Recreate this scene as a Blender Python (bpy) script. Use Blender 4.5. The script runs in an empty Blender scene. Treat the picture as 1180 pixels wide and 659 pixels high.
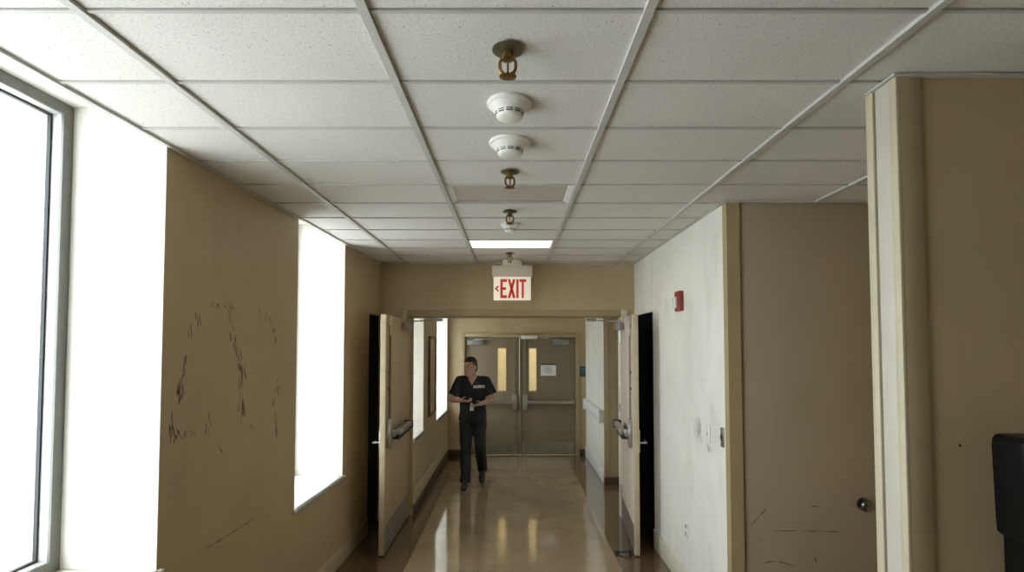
import bpy, bmesh, math, random
from mathutils import Vector, Matrix, Euler
from mathutils.bvhtree import BVHTree

random.seed(7)
PI = math.pi
scene = bpy.context.scene
COL = scene.collection

# ------------------------------------------------------------------ materials
def new_mat(name):
    m = bpy.data.materials.new(name)
    m.use_nodes = True
    nt = m.node_tree
    b = nt.nodes['Principled BSDF']
    return m, nt, b

def N(nt, kind, **kw):
    n = nt.nodes.new(kind)
    for k, v in kw.items():
        if k in n.inputs.keys():
            n.inputs[k].default_value = v
        else:
            setattr(n, k, v)
    return n

def ramp(nt, fac, stops):
    r = nt.nodes.new('ShaderNodeValToRGB')
    e = r.color_ramp.elements
    while len(e) < len(stops):
        e.new(0.5)
    for el, (p, c) in zip(e, stops):
        el.position = p
        el.color = (c[0], c[1], c[2], 1) if not isinstance(c, (int, float)) else (c, c, c, 1)
    nt.links.new(fac, r.inputs['Fac'])
    return r.outputs['Color']

def mixc(nt, fac, a, b, mode='MIX'):
    m = nt.nodes.new('ShaderNodeMix')
    m.data_type = 'RGBA'
    m.blend_type = mode
    for key, v in ((0, fac), (6, a), (7, b)):
        if isinstance(v, (int, float)):
            m.inputs[key].default_value = v
        elif isinstance(v, tuple):
            m.inputs[key].default_value = (v[0], v[1], v[2], 1)
        else:
            nt.links.new(v, m.inputs[key])
    return m.outputs[2]

def coords(nt, scale=(1, 1, 1)):
    tc = nt.nodes.new('ShaderNodeTexCoord')
    mp = nt.nodes.new('ShaderNodeMapping')
    mp.inputs['Scale'].default_value = scale
    nt.links.new(tc.outputs['Object'], mp.inputs['Vector'])
    return mp.outputs['Vector']

def noise(nt, vec, scale, detail=3, rough=0.55):
    n = nt.nodes.new('ShaderNodeTexNoise')
    n.inputs['Scale'].default_value = scale
    n.inputs['Detail'].default_value = detail
    n.inputs['Roughness'].default_value = rough
    nt.links.new(vec, n.inputs['Vector'])
    return n.outputs['Fac']

def bump(nt, b, h, strength, dist=0.002):
    bp = nt.nodes.new('ShaderNodeBump')
    bp.inputs['Strength'].default_value = strength
    bp.inputs['Distance'].default_value = dist
    nt.links.new(h, bp.inputs['Height'])
    nt.links.new(bp.outputs['Normal'], b.inputs['Normal'])

def simple(name, col, rough=0.5, metal=0.0, var=0.08, nscale=12, bmp=0.0, emit=None, estr=0.0, coat=0.0):
    m, nt, b = new_mat(name)
    v = coords(nt)
    f = noise(nt, v, nscale)
    lo = tuple(max(0, c * (1 - var)) for c in col)
    hi = tuple(min(1, c * (1 + var)) for c in col)
    nt.links.new(ramp(nt, f, [(0.3, lo), (0.7, hi)]), b.inputs['Base Color'])
    b.inputs['Roughness'].default_value = rough
    b.inputs['Metallic'].default_value = metal
    b.inputs['Coat Weight'].default_value = coat
    if bmp:
        bump(nt, b, noise(nt, v, nscale * 12, 2), bmp)
    if emit:
        b.inputs['Emission Color'].default_value = (*emit, 1)
        b.inputs['Emission Strength'].default_value = estr
    return m

def wall_paint(name, col, dirt, dirt_amt, streak=0.0):
    m, nt, b = new_mat(name)
    v = coords(nt)
    c = ramp(nt, noise(nt, v, 2.2, 4), [(0.3, tuple(x * 0.95 for x in col)), (0.7, tuple(x * 1.04 for x in col))])
    d = ramp(nt, noise(nt, coords(nt, (1, 1, 0.55)), 3.1, 6, 0.62), [(0.56, 0.0), (0.8, 1.0)])
    mul = nt.nodes.new('ShaderNodeMath'); mul.operation = 'MULTIPLY'; mul.inputs[1].default_value = dirt_amt
    nt.links.new(d, mul.inputs[0])
    c = mixc(nt, mul.outputs[0], c, dirt)
    if streak:
        s = ramp(nt, noise(nt, coords(nt, (2.6, 2.6, 0.5)), 2.0, 5, 0.6), [(0.5, 0.0), (0.78, 1.0)])
        m2 = nt.nodes.new('ShaderNodeMath'); m2.operation = 'MULTIPLY'; m2.inputs[1].default_value = streak
        nt.links.new(s, m2.inputs[0])
        c = mixc(nt, m2.outputs[0], c, dirt)
    nt.links.new(c, b.inputs['Base Color'])
    b.inputs['Roughness'].default_value = 0.5
    bump(nt, b, noise(nt, v, 140, 2), 0.10, 0.001)
    return m

M = {}
TAN = (0.465, 0.36, 0.205)
M['tan'] = wall_paint('tan_wall_paint', TAN, (0.30, 0.22, 0.12), 0.35, 0.18)
M['pale'] = wall_paint('pale_wall_paint', (0.81, 0.775, 0.695), (0.36, 0.30, 0.20), 0.42, 0.20)
M['reveal'] = simple('window_reveal_paint', (0.78, 0.75, 0.68), 0.55, var=0.03)
M['trimtan'] = simple('tan_trim_paint', (0.37, 0.285, 0.155), 0.42, var=0.06, nscale=5)
M['trimcream'] = simple('cream_trim_paint', (0.70, 0.64, 0.50), 0.42, var=0.05, nscale=6)
M['trimpale'] = simple('pale_trim_paint', (0.74, 0.72, 0.68), 0.45, var=0.04, nscale=6)
M['jamb'] = simple('greyish_jamb_paint', (0.53, 0.48, 0.41), 0.45, var=0.04, nscale=6)
M['jambcream'] = simple('cream_jamb_paint', (0.52, 0.455, 0.315), 0.45, var=0.05, nscale=6)
M['basetan'] = simple('tan_base_paint', (0.56, 0.45, 0.29), 0.45, var=0.08, nscale=8)
M['cove'] = simple('brown_vinyl_cove', (0.085, 0.058, 0.035), 0.4, var=0.15)
M['doortan'] = wall_paint('tan_door_paint', (0.44, 0.335, 0.195), (0.33, 0.25, 0.16), 0.25, 0.15)
M['doorpink'] = wall_paint('pinkish_tan_door_paint', (0.58, 0.49, 0.40), (0.36, 0.28, 0.20), 0.25, 0.15)
M['doordark'] = wall_paint('brown_tan_door_paint', (0.37, 0.29, 0.19), (0.25, 0.18, 0.10), 0.3, 0.12)
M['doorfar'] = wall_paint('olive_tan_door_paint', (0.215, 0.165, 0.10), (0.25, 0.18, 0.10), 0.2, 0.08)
M['dooredge'] = simple('pale_door_edge', (0.54, 0.44, 0.29), 0.5, var=0.08, nscale=9)
M['leafshade'] = simple('leaf_shade_dark', (0.012, 0.016, 0.012), 0.6, var=0.3)  # near-black green stands in for the shade behind the open leaves
M['alu'] = simple('grey_aluminium', (0.50, 0.51, 0.48), 0.42, 0.35, var=0.05)
M['aludark'] = simple('dull_grey_aluminium', (0.17, 0.165, 0.145), 0.45, 0.3, var=0.06)
M['gasket'] = simple('black_rubber', (0.015, 0.016, 0.018), 0.5, var=0.2)
M['steel'] = simple('brushed_steel', (0.52, 0.50, 0.46), 0.34, 0.9, var=0.1, nscale=25)
M['steeldull'] = simple('dull_kick_steel', (0.36, 0.335, 0.29), 0.38, 0.8, var=0.12, nscale=10)
M['closer'] = simple('grey_closer_paint', (0.27, 0.26, 0.235), 0.4, 0.3, var=0.06)
M['knob'] = simple('dark_chrome', (0.16, 0.155, 0.15), 0.22, 0.9, var=0.1)
M['rod'] = simple('bronze_rod', (0.20, 0.15, 0.10), 0.4, 0.6, var=0.1)
M['brass'] = simple('aged_brass', (0.27, 0.175, 0.055), 0.33, 0.9, var=0.25, nscale=60)
M['escut'] = simple('tarnished_escutcheon', (0.22, 0.19, 0.12), 0.35, 0.85, var=0.25, nscale=40)
M['plastic'] = simple('ivory_plastic', (0.78, 0.75, 0.68), 0.38, var=0.03)
M['slot'] = simple('dark_slot', (0.02, 0.018, 0.016), 0.7)
M['grid'] = simple('painted_grid_steel', (0.52, 0.50, 0.46), 0.45, var=0.04)
M['blackplastic'] = simple('black_plastic', (0.005, 0.006, 0.005), 0.30, var=0.2)
M['blackplastic'].node_tree.nodes['Principled BSDF'].inputs['Specular IOR Level'].default_value = 0.22
M['smoked'] = simple('smoked_window_plastic', (0.02, 0.03, 0.024), 0.08, var=0.1, coat=0.8)
M['red'] = simple('fire_red_plastic', (0.27, 0.028, 0.018), 0.35, var=0.1)
M['lens'] = simple('clear_strobe_lens', (0.75, 0.73, 0.68), 0.15, var=0.05)
M['signcream'] = simple('sign_face', (0.80, 0.74, 0.62), 0.4, var=0.03, emit=(1.0, 0.88, 0.72), estr=0.22)
M['signhouse'] = simple('sign_housing', (0.62, 0.55, 0.44), 0.45, var=0.04)
M['signred'] = simple('sign_letter_red', (0.62, 0.03, 0.012), 0.4, var=0.04, emit=(1.0, 0.04, 0.01), estr=0.06)
M['paper'] = simple('white_paper', (0.75, 0.73, 0.70), 0.7, var=0.04)
M['ink'] = simple('dark_ink', (0.04, 0.04, 0.045), 0.7)
M['inkgrey'] = simple('grey_print', (0.34, 0.34, 0.36), 0.7)
M['bluesign'] = simple('teal_sign_plastic', (0.03, 0.085, 0.10), 0.4)
M['bluelite'] = simple('sign_raised_teal', (0.10, 0.20, 0.22), 0.4)
M['wood'] = simple('dark_picture_frame', (0.14, 0.075, 0.03), 0.4, var=0.2)
M['matboard'] = simple('picture_mat', (0.60, 0.50, 0.34), 0.6, var=0.06)
M['scuff'] = simple('scuff', (0.10, 0.068, 0.04), 0.8, var=0.4, nscale=40)
M['scufflight'] = simple('scuff_faint', (0.24, 0.175, 0.11), 0.8, var=0.3, nscale=40)
M['grime'] = simple('grey_hand_grime', (0.66, 0.625, 0.55), 0.7, var=0.12, nscale=30)
M['skin'] = simple('skin', (0.56, 0.34, 0.25), 0.5, var=0.06)
M['lip'] = simple('lip', (0.42, 0.19, 0.15), 0.5)
M['hair'] = simple('dark_hair', (0.018, 0.013, 0.010), 0.55, var=0.3, nscale=50)
M['eye'] = simple('eye_white', (0.7, 0.68, 0.65), 0.2)
M['iris'] = simple('eye_iris', (0.05, 0.03, 0.02), 0.2)
M['scrub'] = simple('navy_black_scrub_cloth', (0.013, 0.017, 0.021), 0.85, var=0.2, nscale=20, bmp=0.1)
M['pants'] = simple('dark_scrub_trousers_cloth', (0.012, 0.017, 0.020), 0.85, var=0.2, nscale=20, bmp=0.1)
M['shoe'] = simple('black_shoe_leather', (0.012, 0.011, 0.010), 0.35, var=0.2)
M['sole'] = simple('pale_shoe_sole', (0.35, 0.32, 0.26), 0.6)
M['print'] = simple('white_chest_print', (0.85, 0.85, 0.85), 0.7, var=0.02)
M['device'] = simple('handset_black', (0.015, 0.014, 0.016), 0.25)
M['ground'] = simple('pale_pavement', (0.80, 0.80, 0.79), 0.9, var=0.04, nscale=1.5)
M['lamp'] = simple('lit_diffuser', (0.9, 0.9, 0.88), 0.5, var=0.01, emit=(1.0, 0.96, 0.88), estr=2.6)
M['warmlamp'] = simple('lit_warm_diffuser', (0.9, 0.88, 0.8), 0.5, var=0.01, emit=(1.0, 0.82, 0.48), estr=12.0)
M['beyond'] = simple('cream_wall_beyond', (0.72, 0.62, 0.40), 0.6, var=0.04)
M['unlit'] = simple('unlit_panel', (0.50, 0.455, 0.39), 0.6, var=0.04, nscale=5)
M['whiteside'] = simple('white_housing', (0.76, 0.74, 0.70), 0.45, var=0.03)

def ceiling_tile_mat():
    m, nt, b = new_mat('mineral_fibre_tile')
    v = coords(nt)
    base = ramp(nt, noise(nt, v, 1.6, 3), [(0.3, (0.70, 0.67, 0.62)), (0.7, (0.76, 0.73, 0.68))])
    fine = ramp(nt, noise(nt, v, 150, 4, 0.7), [(0.34, 0.80), (0.52, 1.0)])
    c = mixc(nt, 1.0, base, fine, 'MULTIPLY')
    w = noise(nt, coords(nt, (1, 0.6, 1)), 130, 2, 0.6)
    holes = ramp(nt, w, [(0.28, 0.45), (0.35, 1.0)])
    c = mixc(nt, 1.0, c, holes, 'MULTIPLY')
    nt.links.new(c, b.inputs['Base Color'])
    b.inputs['Roughness'].default_value = 0.9
    bump(nt, b, noise(nt, v, 110, 4, 0.7), 0.25, 0.002)
    return m
M['tile'] = ceiling_tile_mat()

def floor_mat(name, a, c2, rough):
    m, nt, b = new_mat(name)
    v = coords(nt)
    f = noise(nt, v, 3.0, 6, 0.65)
    c = ramp(nt, f, [(0.28, a), (0.72, c2)])
    fl = ramp(nt, noise(nt, v, 55, 3, 0.6), [(0.35, 0.86), (0.6, 1.0)])
    c = mixc(nt, 1.0, c, fl, 'MULTIPLY')
    br = nt.nodes.new('ShaderNodeTexBrick')
    br.offset = 0.0
    for k, val in (('Scale', 1.0), ('Mortar Size', 0.0016), ('Brick Width', 0.30), ('Row Height', 0.30), ('Mortar Smooth', 0.3)):
        br.inputs[k].default_value = val
    br.inputs['Color1'].default_value = (1, 1, 1, 1); br.inputs['Color2'].default_value = (0.94, 0.94, 0.94, 1)
    br.inputs['Mortar'].default_value = (0.72, 0.70, 0.66, 1)
    nt.links.new(v, br.inputs['Vector'])
    c = mixc(nt, 1.0, c, br.outputs['Color'], 'MULTIPLY')
    nt.links.new(c, b.inputs['Base Color'])
    r = ramp(nt, noise(nt, v, 5, 5, 0.6), [(0.3, rough * 0.8), (0.75, rough * 1.35)])
    nt.links.new(r, b.inputs['Roughness'])
    b.inputs['Specular IOR Level'].default_value = 0.8
    b.inputs['Coat Weight'].default_value = 0.6
    b.inputs['Coat Roughness'].default_value = 0.035
    bump(nt, b, noise(nt, coords(nt, (1, 0.6, 1)), 7, 3, 0.5), 0.07, 0.01)
    return m
M['floor'] = floor_mat('polished_tan_vinyl_tile', (0.31, 0.228, 0.13), (0.41, 0.31, 0.19), 0.10)
M['border'] = floor_mat('polished_brown_vinyl_tile', (0.105, 0.062, 0.034), (0.165, 0.102, 0.058), 0.10)

def brick_mat():
    m, nt, b = new_mat('glare_pale_brick')
    v = coords(nt)
    sep = nt.nodes.new('ShaderNodeSeparateXYZ'); nt.links.new(v, sep.inputs[0])
    add = nt.nodes.new('ShaderNodeMath'); add.operation = 'ADD'
    nt.links.new(sep.outputs[0], add.inputs[0]); nt.links.new(sep.outputs[1], add.inputs[1])
    cmb = nt.nodes.new('ShaderNodeCombineXYZ')
    nt.links.new(add.outputs[0], cmb.inputs[0]); nt.links.new(sep.outputs[2], cmb.inputs[1])
    br = nt.nodes.new('ShaderNodeTexBrick')
    for k, val in (('Scale', 1.0), ('Mortar Size', 0.006), ('Brick Width', 0.21), ('Row Height', 0.075)):
        br.inputs[k].default_value = val
    br.inputs['Color1'].default_value = (0.58, 0.43, 0.38, 1); br.inputs['Color2'].default_value = (0.53, 0.38, 0.33, 1)  # brick tones paled to carry the outdoor glare
    br.inputs['Mortar'].default_value = (0.55, 0.50, 0.46, 1)
    nt.links.new(cmb.outputs[0], br.inputs['Vector'])
    nt.links.new(br.outputs['Color'], b.inputs['Base Color'])
    b.inputs['Roughness'].default_value = 0.9
    return m
M['brick'] = brick_mat()

def glass_mat(name, tint=(1, 1, 1), refl=0.05):
    m = bpy.data.materials.new(name); m.use_nodes = True
    nt = m.node_tree; nt.nodes.clear()
    out = nt.nodes.new('ShaderNodeOutputMaterial')
    t = nt.nodes.new('ShaderNodeBsdfTransparent'); t.inputs[0].default_value = (*tint, 1)
    g = nt.nodes.new('ShaderNodeBsdfGlossy'); g.inputs['Roughness'].default_value = 0.02
    mx = nt.nodes.new('ShaderNodeMixShader'); mx.inputs[0].default_value = refl
    nt.links.new(t.outputs[0], mx.inputs[1]); nt.links.new(g.outputs[0], mx.inputs[2])
    nt.links.new(mx.outputs[0], out.inputs['Surface'])
    return m
M['glass'] = glass_mat('window_glass', (0.96, 0.98, 0.98))

# ------------------------------------------------------------------ mesh helpers
class MB:
    def __init__(s):
        s.bm = bmesh.new()
    def merge(s, bm2, mi=0):
        for f in bm2.faces:
            f.material_index = mi
        me = bpy.data.meshes.new('tmp'); bm2.to_mesh(me); bm2.free()
        s.bm.from_mesh(me); bpy.data.meshes.remove(me)
        return s
    def box(s, x0, x1, y0, y1, z0, z1, mi=0, bev=0.0, seg=2):
        b = bmesh.new()
        bmesh.ops.create_cube(b, size=1.0)
        for v in b.verts:
            v.co = Vector(((x0 + x1) / 2 + v.co.x * (x1 - x0), (y0 + y1) / 2 + v.co.y * (y1 - y0), (z0 + z1) / 2 + v.co.z * (z1 - z0)))
        if bev:
            bmesh.ops.bevel(b, geom=b.edges[:], offset=bev, segments=seg, profile=0.5, affect='EDGES')
        return s.merge(b, mi)
    def tube(s, pts, radii, n=12, mi=0, cap=True, up=Vector((0, 0, 1))):
        """lofted tube through pts; a radius is a number or (side, up) pair"""
        b = bmesh.new()
        P = [Vector(p) for p in pts]
        rings = []
        for i, p in enumerate(P):
            d = (P[min(i + 1, len(P) - 1)] - P[max(i - 1, 0)]).normalized()
            u = up if abs(d.dot(up)) < 0.95 else Vector((0, 1, 0))
            sx = d.cross(u).normalized(); uy = sx.cross(d).normalized()
            r = radii[i] if isinstance(radii, (list, tuple)) else radii
            ra, rb = r if isinstance(r, (list, tuple)) else (r, r)
            rings.append([b.verts.new(p + sx * (ra * math.cos(2 * PI * k / n)) + uy * (rb * math.sin(2 * PI * k / n))) for k in range(n)])
        for a, c in zip(rings, rings[1:]):
            for k in range(n):
                b.faces.new((a[k], a[(k + 1) % n], c[(k + 1) % n], c[k]))
        if cap:
            b.faces.new(rings[0][::-1]); b.faces.new(rings[-1])
        bmesh.ops.recalc_face_normals(b, faces=b.faces[:])
        return s.merge(b, mi)
    def rings(s, rs, n=20, mi=0):
        """stack of horizontal ellipses (cx, cy, z, rx, ry)"""
        b = bmesh.new(); R = []
        for cx, cy, z, rx, ry in rs:
            R.append([b.verts.new((cx + rx * math.cos(2 * PI * k / n), cy + ry * math.sin(2 * PI * k / n), z)) for k in range(n)])
        for a, c in zip(R, R[1:]):
            for k in range(n):
                b.faces.new((a[k], a[(k + 1) % n], c[(k + 1) % n], c[k]))
        b.faces.new(R[0][::-1]); b.faces.new(R[-1])
        bmesh.ops.recalc_face_normals(b, faces=b.faces[:])
        return s.merge(b, mi)
    def lathe(s, prof, n=28, mi=0, c=(0, 0, 0)):
        """profile of (radius, z) about the vertical axis"""
        return s.rings([(c[0], c[1], c[2] + z, max(r, 1e-4), max(r, 1e-4)) for r, z in prof], n, mi)
    def prism(s, poly, axis, a0, a1, mi=0, bev=0.0):
        """polygon extruded along axis: 'x' -> (y,z), 'y' -> (x,z), 'z' -> (x,y)"""
        b = bmesh.new()
        def P(u, v, a):
            return {'x': (a, u, v), 'y': (u, a, v), 'z': (u, v, a)}[axis]
        A = [b.verts.new(P(u, v, a0)) for u, v in poly]
        B = [b.verts.new(P(u, v, a1)) for u, v in poly]
        n = len(poly)
        b.faces.new(A[::-1]); b.faces.new(B)
        for k in range(n):
            b.faces.new((A[k], A[(k + 1) % n], B[(k + 1) % n], B[k]))
        bmesh.ops.recalc_face_normals(b, faces=b.faces[:])
        if bev:
            bmesh.ops.bevel(b, geom=b.edges[:], offset=bev, segments=2, profile=0.5, affect='EDGES')
        return s.merge(b, mi)
    def ball(s, c, r, mi=0, seg=16):
        b = bmesh.new()
        bmesh.ops.create_uvsphere(b, u_segments=seg, v_segments=max(8, seg // 2), radius=1.0)
        rr = r if isinstance(r, (list, tuple)) else (r, r, r)
        for v in b.verts:
            v.co = Vector((c[0] + v.co.x * rr[0], c[1] + v.co.y * rr[1], c[2] + v.co.z * rr[2]))
        return s.merge(b, mi)
    def xf(s, mat):
        s.bm.transform(mat); return s
    def build(s, name, mats, parent=None, loc=(0, 0, 0), rotz=0.0):
        for f in s.bm.faces:
            f.smooth = True
        for e in s.bm.edges:
            if len(e.link_faces) != 2 or e.calc_face_angle(0) > 0.6:
                e.smooth = False
        me = bpy.data.meshes.new(name); s.bm.to_mesh(me); s.bm.free()
        for m in (mats if isinstance(mats, (list, tuple)) else [mats]):
            me.materials.append(M[m] if isinstance(m, str) else m)
        o = bpy.data.objects.new(name, me); COL.objects.link(o)
        if parent is not None:
            o.parent = parent
        o.location = loc; o.rotation_euler = (0, 0, rotz)
        return o

def tag(o, label=None, cat=None, group=None, kind=None):
    if label: o['label'] = label
    if cat: o['category'] = cat
    if group: o['group'] = group
    if kind: o['kind'] = kind
    return o

def empty(name, loc=(0, 0, 0), rotz=0.0):
    o = bpy.data.objects.new(name, None); COL.objects.link(o)
    o.empty_display_size = 0.1
    o.location = loc; o.rotation_euler = (0, 0, rotz)
    return o

def copy_tree(o, parent=None):
    c = o.copy(); COL.objects.link(c)
    if parent is not None:
        c.parent = parent
    for ch in list(o.children):
        copy_tree(ch, c)
    return c

# ------------------------------------------------------------------ measures (metres)
CEIL = 2.731
LX, LS = -1.60, 0.03                 # near left wall: x = LX + LS*y
LROT = -math.atan(LS)
LLOC = (LX, 0, 0)
XR = 1.31                            # right wall
YD = 5.64                            # wall with the double doorway
YF = 8.90                            # far wall
XL2 = -1.10                          # left wall past the doorway
XR2 = 1.235                          # right wall past the doorway
YN = 1.69                            # near right wall, facing the camera
YA = 3.19                            # alcove wall, facing the camera
TOP = 3.15

# ------------------------------------------------------------------ camera
cam = bpy.data.cameras.new('camera')
co = bpy.data.objects.new('camera', cam); COL.objects.link(co)
co.location = (0, 0, 1.85)
co.rotation_euler = (math.radians(90 + 2.1664), 0, 0)
cam.sensor_width = 36.0
cam.lens = 603.5 / 1180 * 36.0
cam.shift_x = -1.0 / 1180
cam.shift_y = (375.3 - 329.5) / 1180
cam.clip_start = 0.05
scene.camera = co

# ------------------------------------------------------------------ floor
b = MB()
BX = 0.898
def floor_quad(x0, x1, y0, y1, mi):
    b.box(x0, x1, y0, y1, -0.12, 0.0, mi)
floor_quad(-BX, BX, -3.0, YF - 0.16, 0)
floor_quad(-2.2, -BX, -3.0, YF - 0.16, 1)
floor_quad(BX, 3.3, -3.0, YF - 0.16, 1)
floor_quad(-2.2, 3.3, YF - 0.16, 13.0, 1)
tag(b.build('floor', ['floor', 'border']), 'polished tan tile floor with dark brown borders along the corridor walls', 'floor', kind='structure')

# ------------------------------------------------------------------ ceiling
TX = [-0.392 + 0.7515 * k for k in range(-2, 6)]
TY0, TP = 1.356, 0.3758
TY = [TY0 + TP * k for k in range(-12, 22)]
LIGHT = (TX[2], TX[3], TY0 + 8 * TP, TY0 + 9 * TP)
PANEL = (TX[2], TX[3], TY0 + 4 * TP, TY0 + 5 * TP)
def left_edge(y):
    return LX + LS * y if y < YD else XL2
b = MB(); g = MB()
TZ = CEIL + 0.008
for j in range(len(TY) - 1):
    y0, y1 = TY[j], TY[j + 1]
    if y0 > 8.9 or y1 < -3.0:
        continue
    for i in range(len(TX) - 1):
        x0, x1 = TX[i], TX[i + 1]
        if abs(x0 - TX[2]) < 0.01 and (abs(y0 - LIGHT[2]) < 0.01 or abs(y0 - PANEL[2]) < 0.01):
            continue
        xa0, xa1 = max(x0, left_edge(y0)), max(x0, left_edge(y1))
        if i == 0:
            xa0, xa1 = left_edge(y0), left_edge(y1)
        if xa0 >= x1 - 0.02:
            continue
        gx = 0.0145 if i else 0.0
        b.prism([(xa0 + gx, y0), (x1, y0), (x1, y1 - 0.009), (xa1 + gx, y1 - 0.009)], 'z', TZ, TZ + 0.018, 0)
ceil = tag(b.build('ceiling', 'tile'), 'suspended ceiling of speckled off white mineral tiles in a metal grid', 'ceiling', kind='structure')
for x in TX[1:]:
    g.box(x - 0.013, x + 0.013, -3.0, YF, CEIL - 0.004, TZ + 0.004)
for y in TY:
    if -3.0 < y < 8.9:
        for i in range(len(TX) - 1):
            xa = max(TX[i], left_edge(y)) if i else left_edge(y)
            if xa < TX[i + 1] - 0.02:
                g.box(xa + 0.0, TX[i + 1] - 0.012, y - 0.006, y + 0.006, CEIL + 0.002, TZ + 0.003)
g.build('ceiling_grid', 'grid', ceil)
# wall angles around the edge of the ceiling
g = MB()
L = math.hypot(1, LS)
g.prism([(left_edge(-3), -3.0), (left_edge(-3) + 0.022, -3.0), (left_edge(YD - .01) + 0.022, YD), (left_edge(YD - .01), YD)], 'z', CEIL - 0.004, CEIL + 0.004)
g.box(XR - 0.02, XR, YA, YD, CEIL - 0.003, CEIL + 0.004)
g.box(-1.43, XR, YD - 0.02, YD, CEIL - 0.003, CEIL + 0.004)
g.box(XR, 2.4, YA - 0.02, YA, CEIL - 0.003, CEIL + 0.004)
g.box(1.238, 3.2, YN - 0.022, YN, CEIL - 0.003, CEIL + 0.004)
g.box(1.238, 1.26, YN, 1.81, CEIL - 0.003, CEIL + 0.004)
g.build('wall_angle', 'grid', ceil)
# roof slab above the tiles keeps daylight out of the plenum
b = MB(); b.box(-2.4, 3.4, -3.2, 13.1, TOP, TOP + 0.12)
b.build('roof_slab', 'tan', ceil)

# ------------------------------------------------------------------ left wall with windows (local frame: x into the room, y along)
DEP, FT = 0.425, 0.09
WIN = [(-0.30, 2.292, 0.885, 2.915), (3.615, 4.545, 0.735, 2.915)]
SHADE_L = (5.26, 5.60)  # span of an added wall niche holding the left leaf's shade
def wall_with_openings(bm, y0, y1, openings, xo, xi, mi=0, extra=None):
    y = y0
    for (a, c, z0, z1) in openings:
        if a > y: bm.box(xo, xi, y, a, -0.1, TOP, mi)
        bm.box(xo, xi, a, c, -0.1, z0, mi)
        bm.box(xo, xi, a, c, z1, TOP, mi)
        y = c
    if y1 > y: bm.box(xo, xi, y, y1, -0.1, TOP, mi)
b = MB()
wall_with_openings(b, -3.0, SHADE_L[0], [(a, c, z0 - 0.026, z1) for a, c, z0, z1 in WIN], -DEP - FT, 0.0)
b.box(-DEP - FT, -0.14, SHADE_L[0], SHADE_L[1], -0.1, TOP)
b.box(-0.14, 0, SHADE_L[0], SHADE_L[1], 2.17, TOP)
b.box(-DEP - FT, 0, SHADE_L[1], 5.80, -0.1, TOP)
wl = tag(b.build('wall_left', 'tan', None, LLOC, LROT), 'scuffed tan wall with deep windows along the left of the near corridor', 'wall', kind='structure')
b = MB()
wall_with_openings(b, -3.0, 5.80, [(a + .03, c - .012, z0 + .02, z1 - .02) for a, c, z0, z1 in WIN], -DEP - FT - 0.11, -DEP - FT)
b.build('brick_facing', 'brick', wl)
b = MB()
b.box(-0.139, -0.134, SHADE_L[0], SHADE_L[1], 0, 2.168); b.box(-0.139, -0.002, SHADE_L[0], SHADE_L[0] + 0.004, 0, 2.168)
b.box(-0.139, -0.002, SHADE_L[1] - 0.004, SHADE_L[1], 0, 2.168); b.box(-0.139, -0.002, SHADE_L[0], SHADE_L[1], 2.163, 2.168)
b.build('leaf_shade_lining', 'leafshade', wl)['label'] = 'added niche painted dark as shade behind the left door leaf'  # lining coloured dark to give the shadow between leaf and wall

# scuffs: thin irregular ribbons of rubbed-on grime
def ribbons(strokes, wid, frame, dens=0.8, sliver=0.0):
    """sliver = 0: each stroke is one thin broken line; else many short tapering streaks of about that length"""
    bm = bmesh.new()
    rnd = random.Random(3)
    def streak(pts, w):
        n = len(pts); prev = None
        for i, (u, v) in enumerate(pts):
            i2 = min(i + 1, n - 1); i1 = max(i - 1, 0)
            du, dv = pts[i2][0] - pts[i1][0], pts[i2][1] - pts[i1][1]
            l = math.hypot(du, dv) or 1
            nu, nv = -dv / l, du / l
            q = w * (0.25 + 0.75 * math.sin(PI * i / (n - 1))) * rnd.uniform(0.6, 1.2)
            cur = (bm.verts.new(frame(u + nu * q, v + nv * q)), bm.verts.new(frame(u - nu * q, v - nv * q)))
            if prev: bm.faces.new((prev[0], prev[1], cur[1], cur[0]))
            prev = cur
    for s in strokes:
        segs = [(a, c, math.hypot(c[0] - a[0], c[1] - a[1])) for a, c in zip(s, s[1:])]
        tot = sum(q[2] for q in segs)
        def at(t):
            for a, c, l in segs:
                if t <= l: return (a[0] + (c[0] - a[0]) * t / l, a[1] + (c[1] - a[1]) * t / l, (c[0] - a[0]) / l, (c[1] - a[1]) / l)
                t -= l
            a, c, l = segs[-1]; return (c[0], c[1], (c[0] - a[0]) / l, (c[1] - a[1]) / l)
        if not sliver:
            t = 0.0
            while t < tot - 0.002:
                e = min(tot, t + rnd.uniform(0.05, 0.16))
                n = max(3, int((e - t) / 0.012))
                streak([at(t + (e - t) * k / (n - 1))[:2] for k in range(n)], wid * rnd.uniform(0.5, 1.0))
                t = e + (rnd.uniform(0.004, 0.03) if rnd.random() > dens else 0)
        else:
            for _ in range(max(2, int(tot * dens / sliver))):
                u, v, du, dv = at(rnd.uniform(0, tot))
                l = sliver * rnd.uniform(0.35, 1.2)
                ax, ay = du * 0.8 + rnd.uniform(-.15, .15), dv * 0.8 + (0.6 if dv >= 0 else -0.6)
                h = math.hypot(ax, ay); ax, ay = ax / h * l / 2, ay / h * l / 2
                ou, ov = rnd.gauss(0, wid * 2.2), rnd.gauss(0, wid * 1.5)
                streak([(u + ou + ax * k / 2 + rnd.uniform(-.3, .3) * wid, v + ov + ay * k / 2) for k in (-2, -1, 0, 1, 2)], wid * rnd.uniform(0.2, 0.75))
    ex = bmesh.ops.extrude_face_region(bm, geom=bm.faces[:])
    n0 = Vector(frame(0, 0, 0.0004)) - Vector(frame(0, 0, 0.0))
    bmesh.ops.translate(bm, verts=[e for e in ex['geom'] if isinstance(e, bmesh.types.BMVert)], vec=n0)
    bmesh.ops.recalc_face_normals(bm, faces=bm.faces[:])
    m = MB(); m.merge(bm); return m
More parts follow.
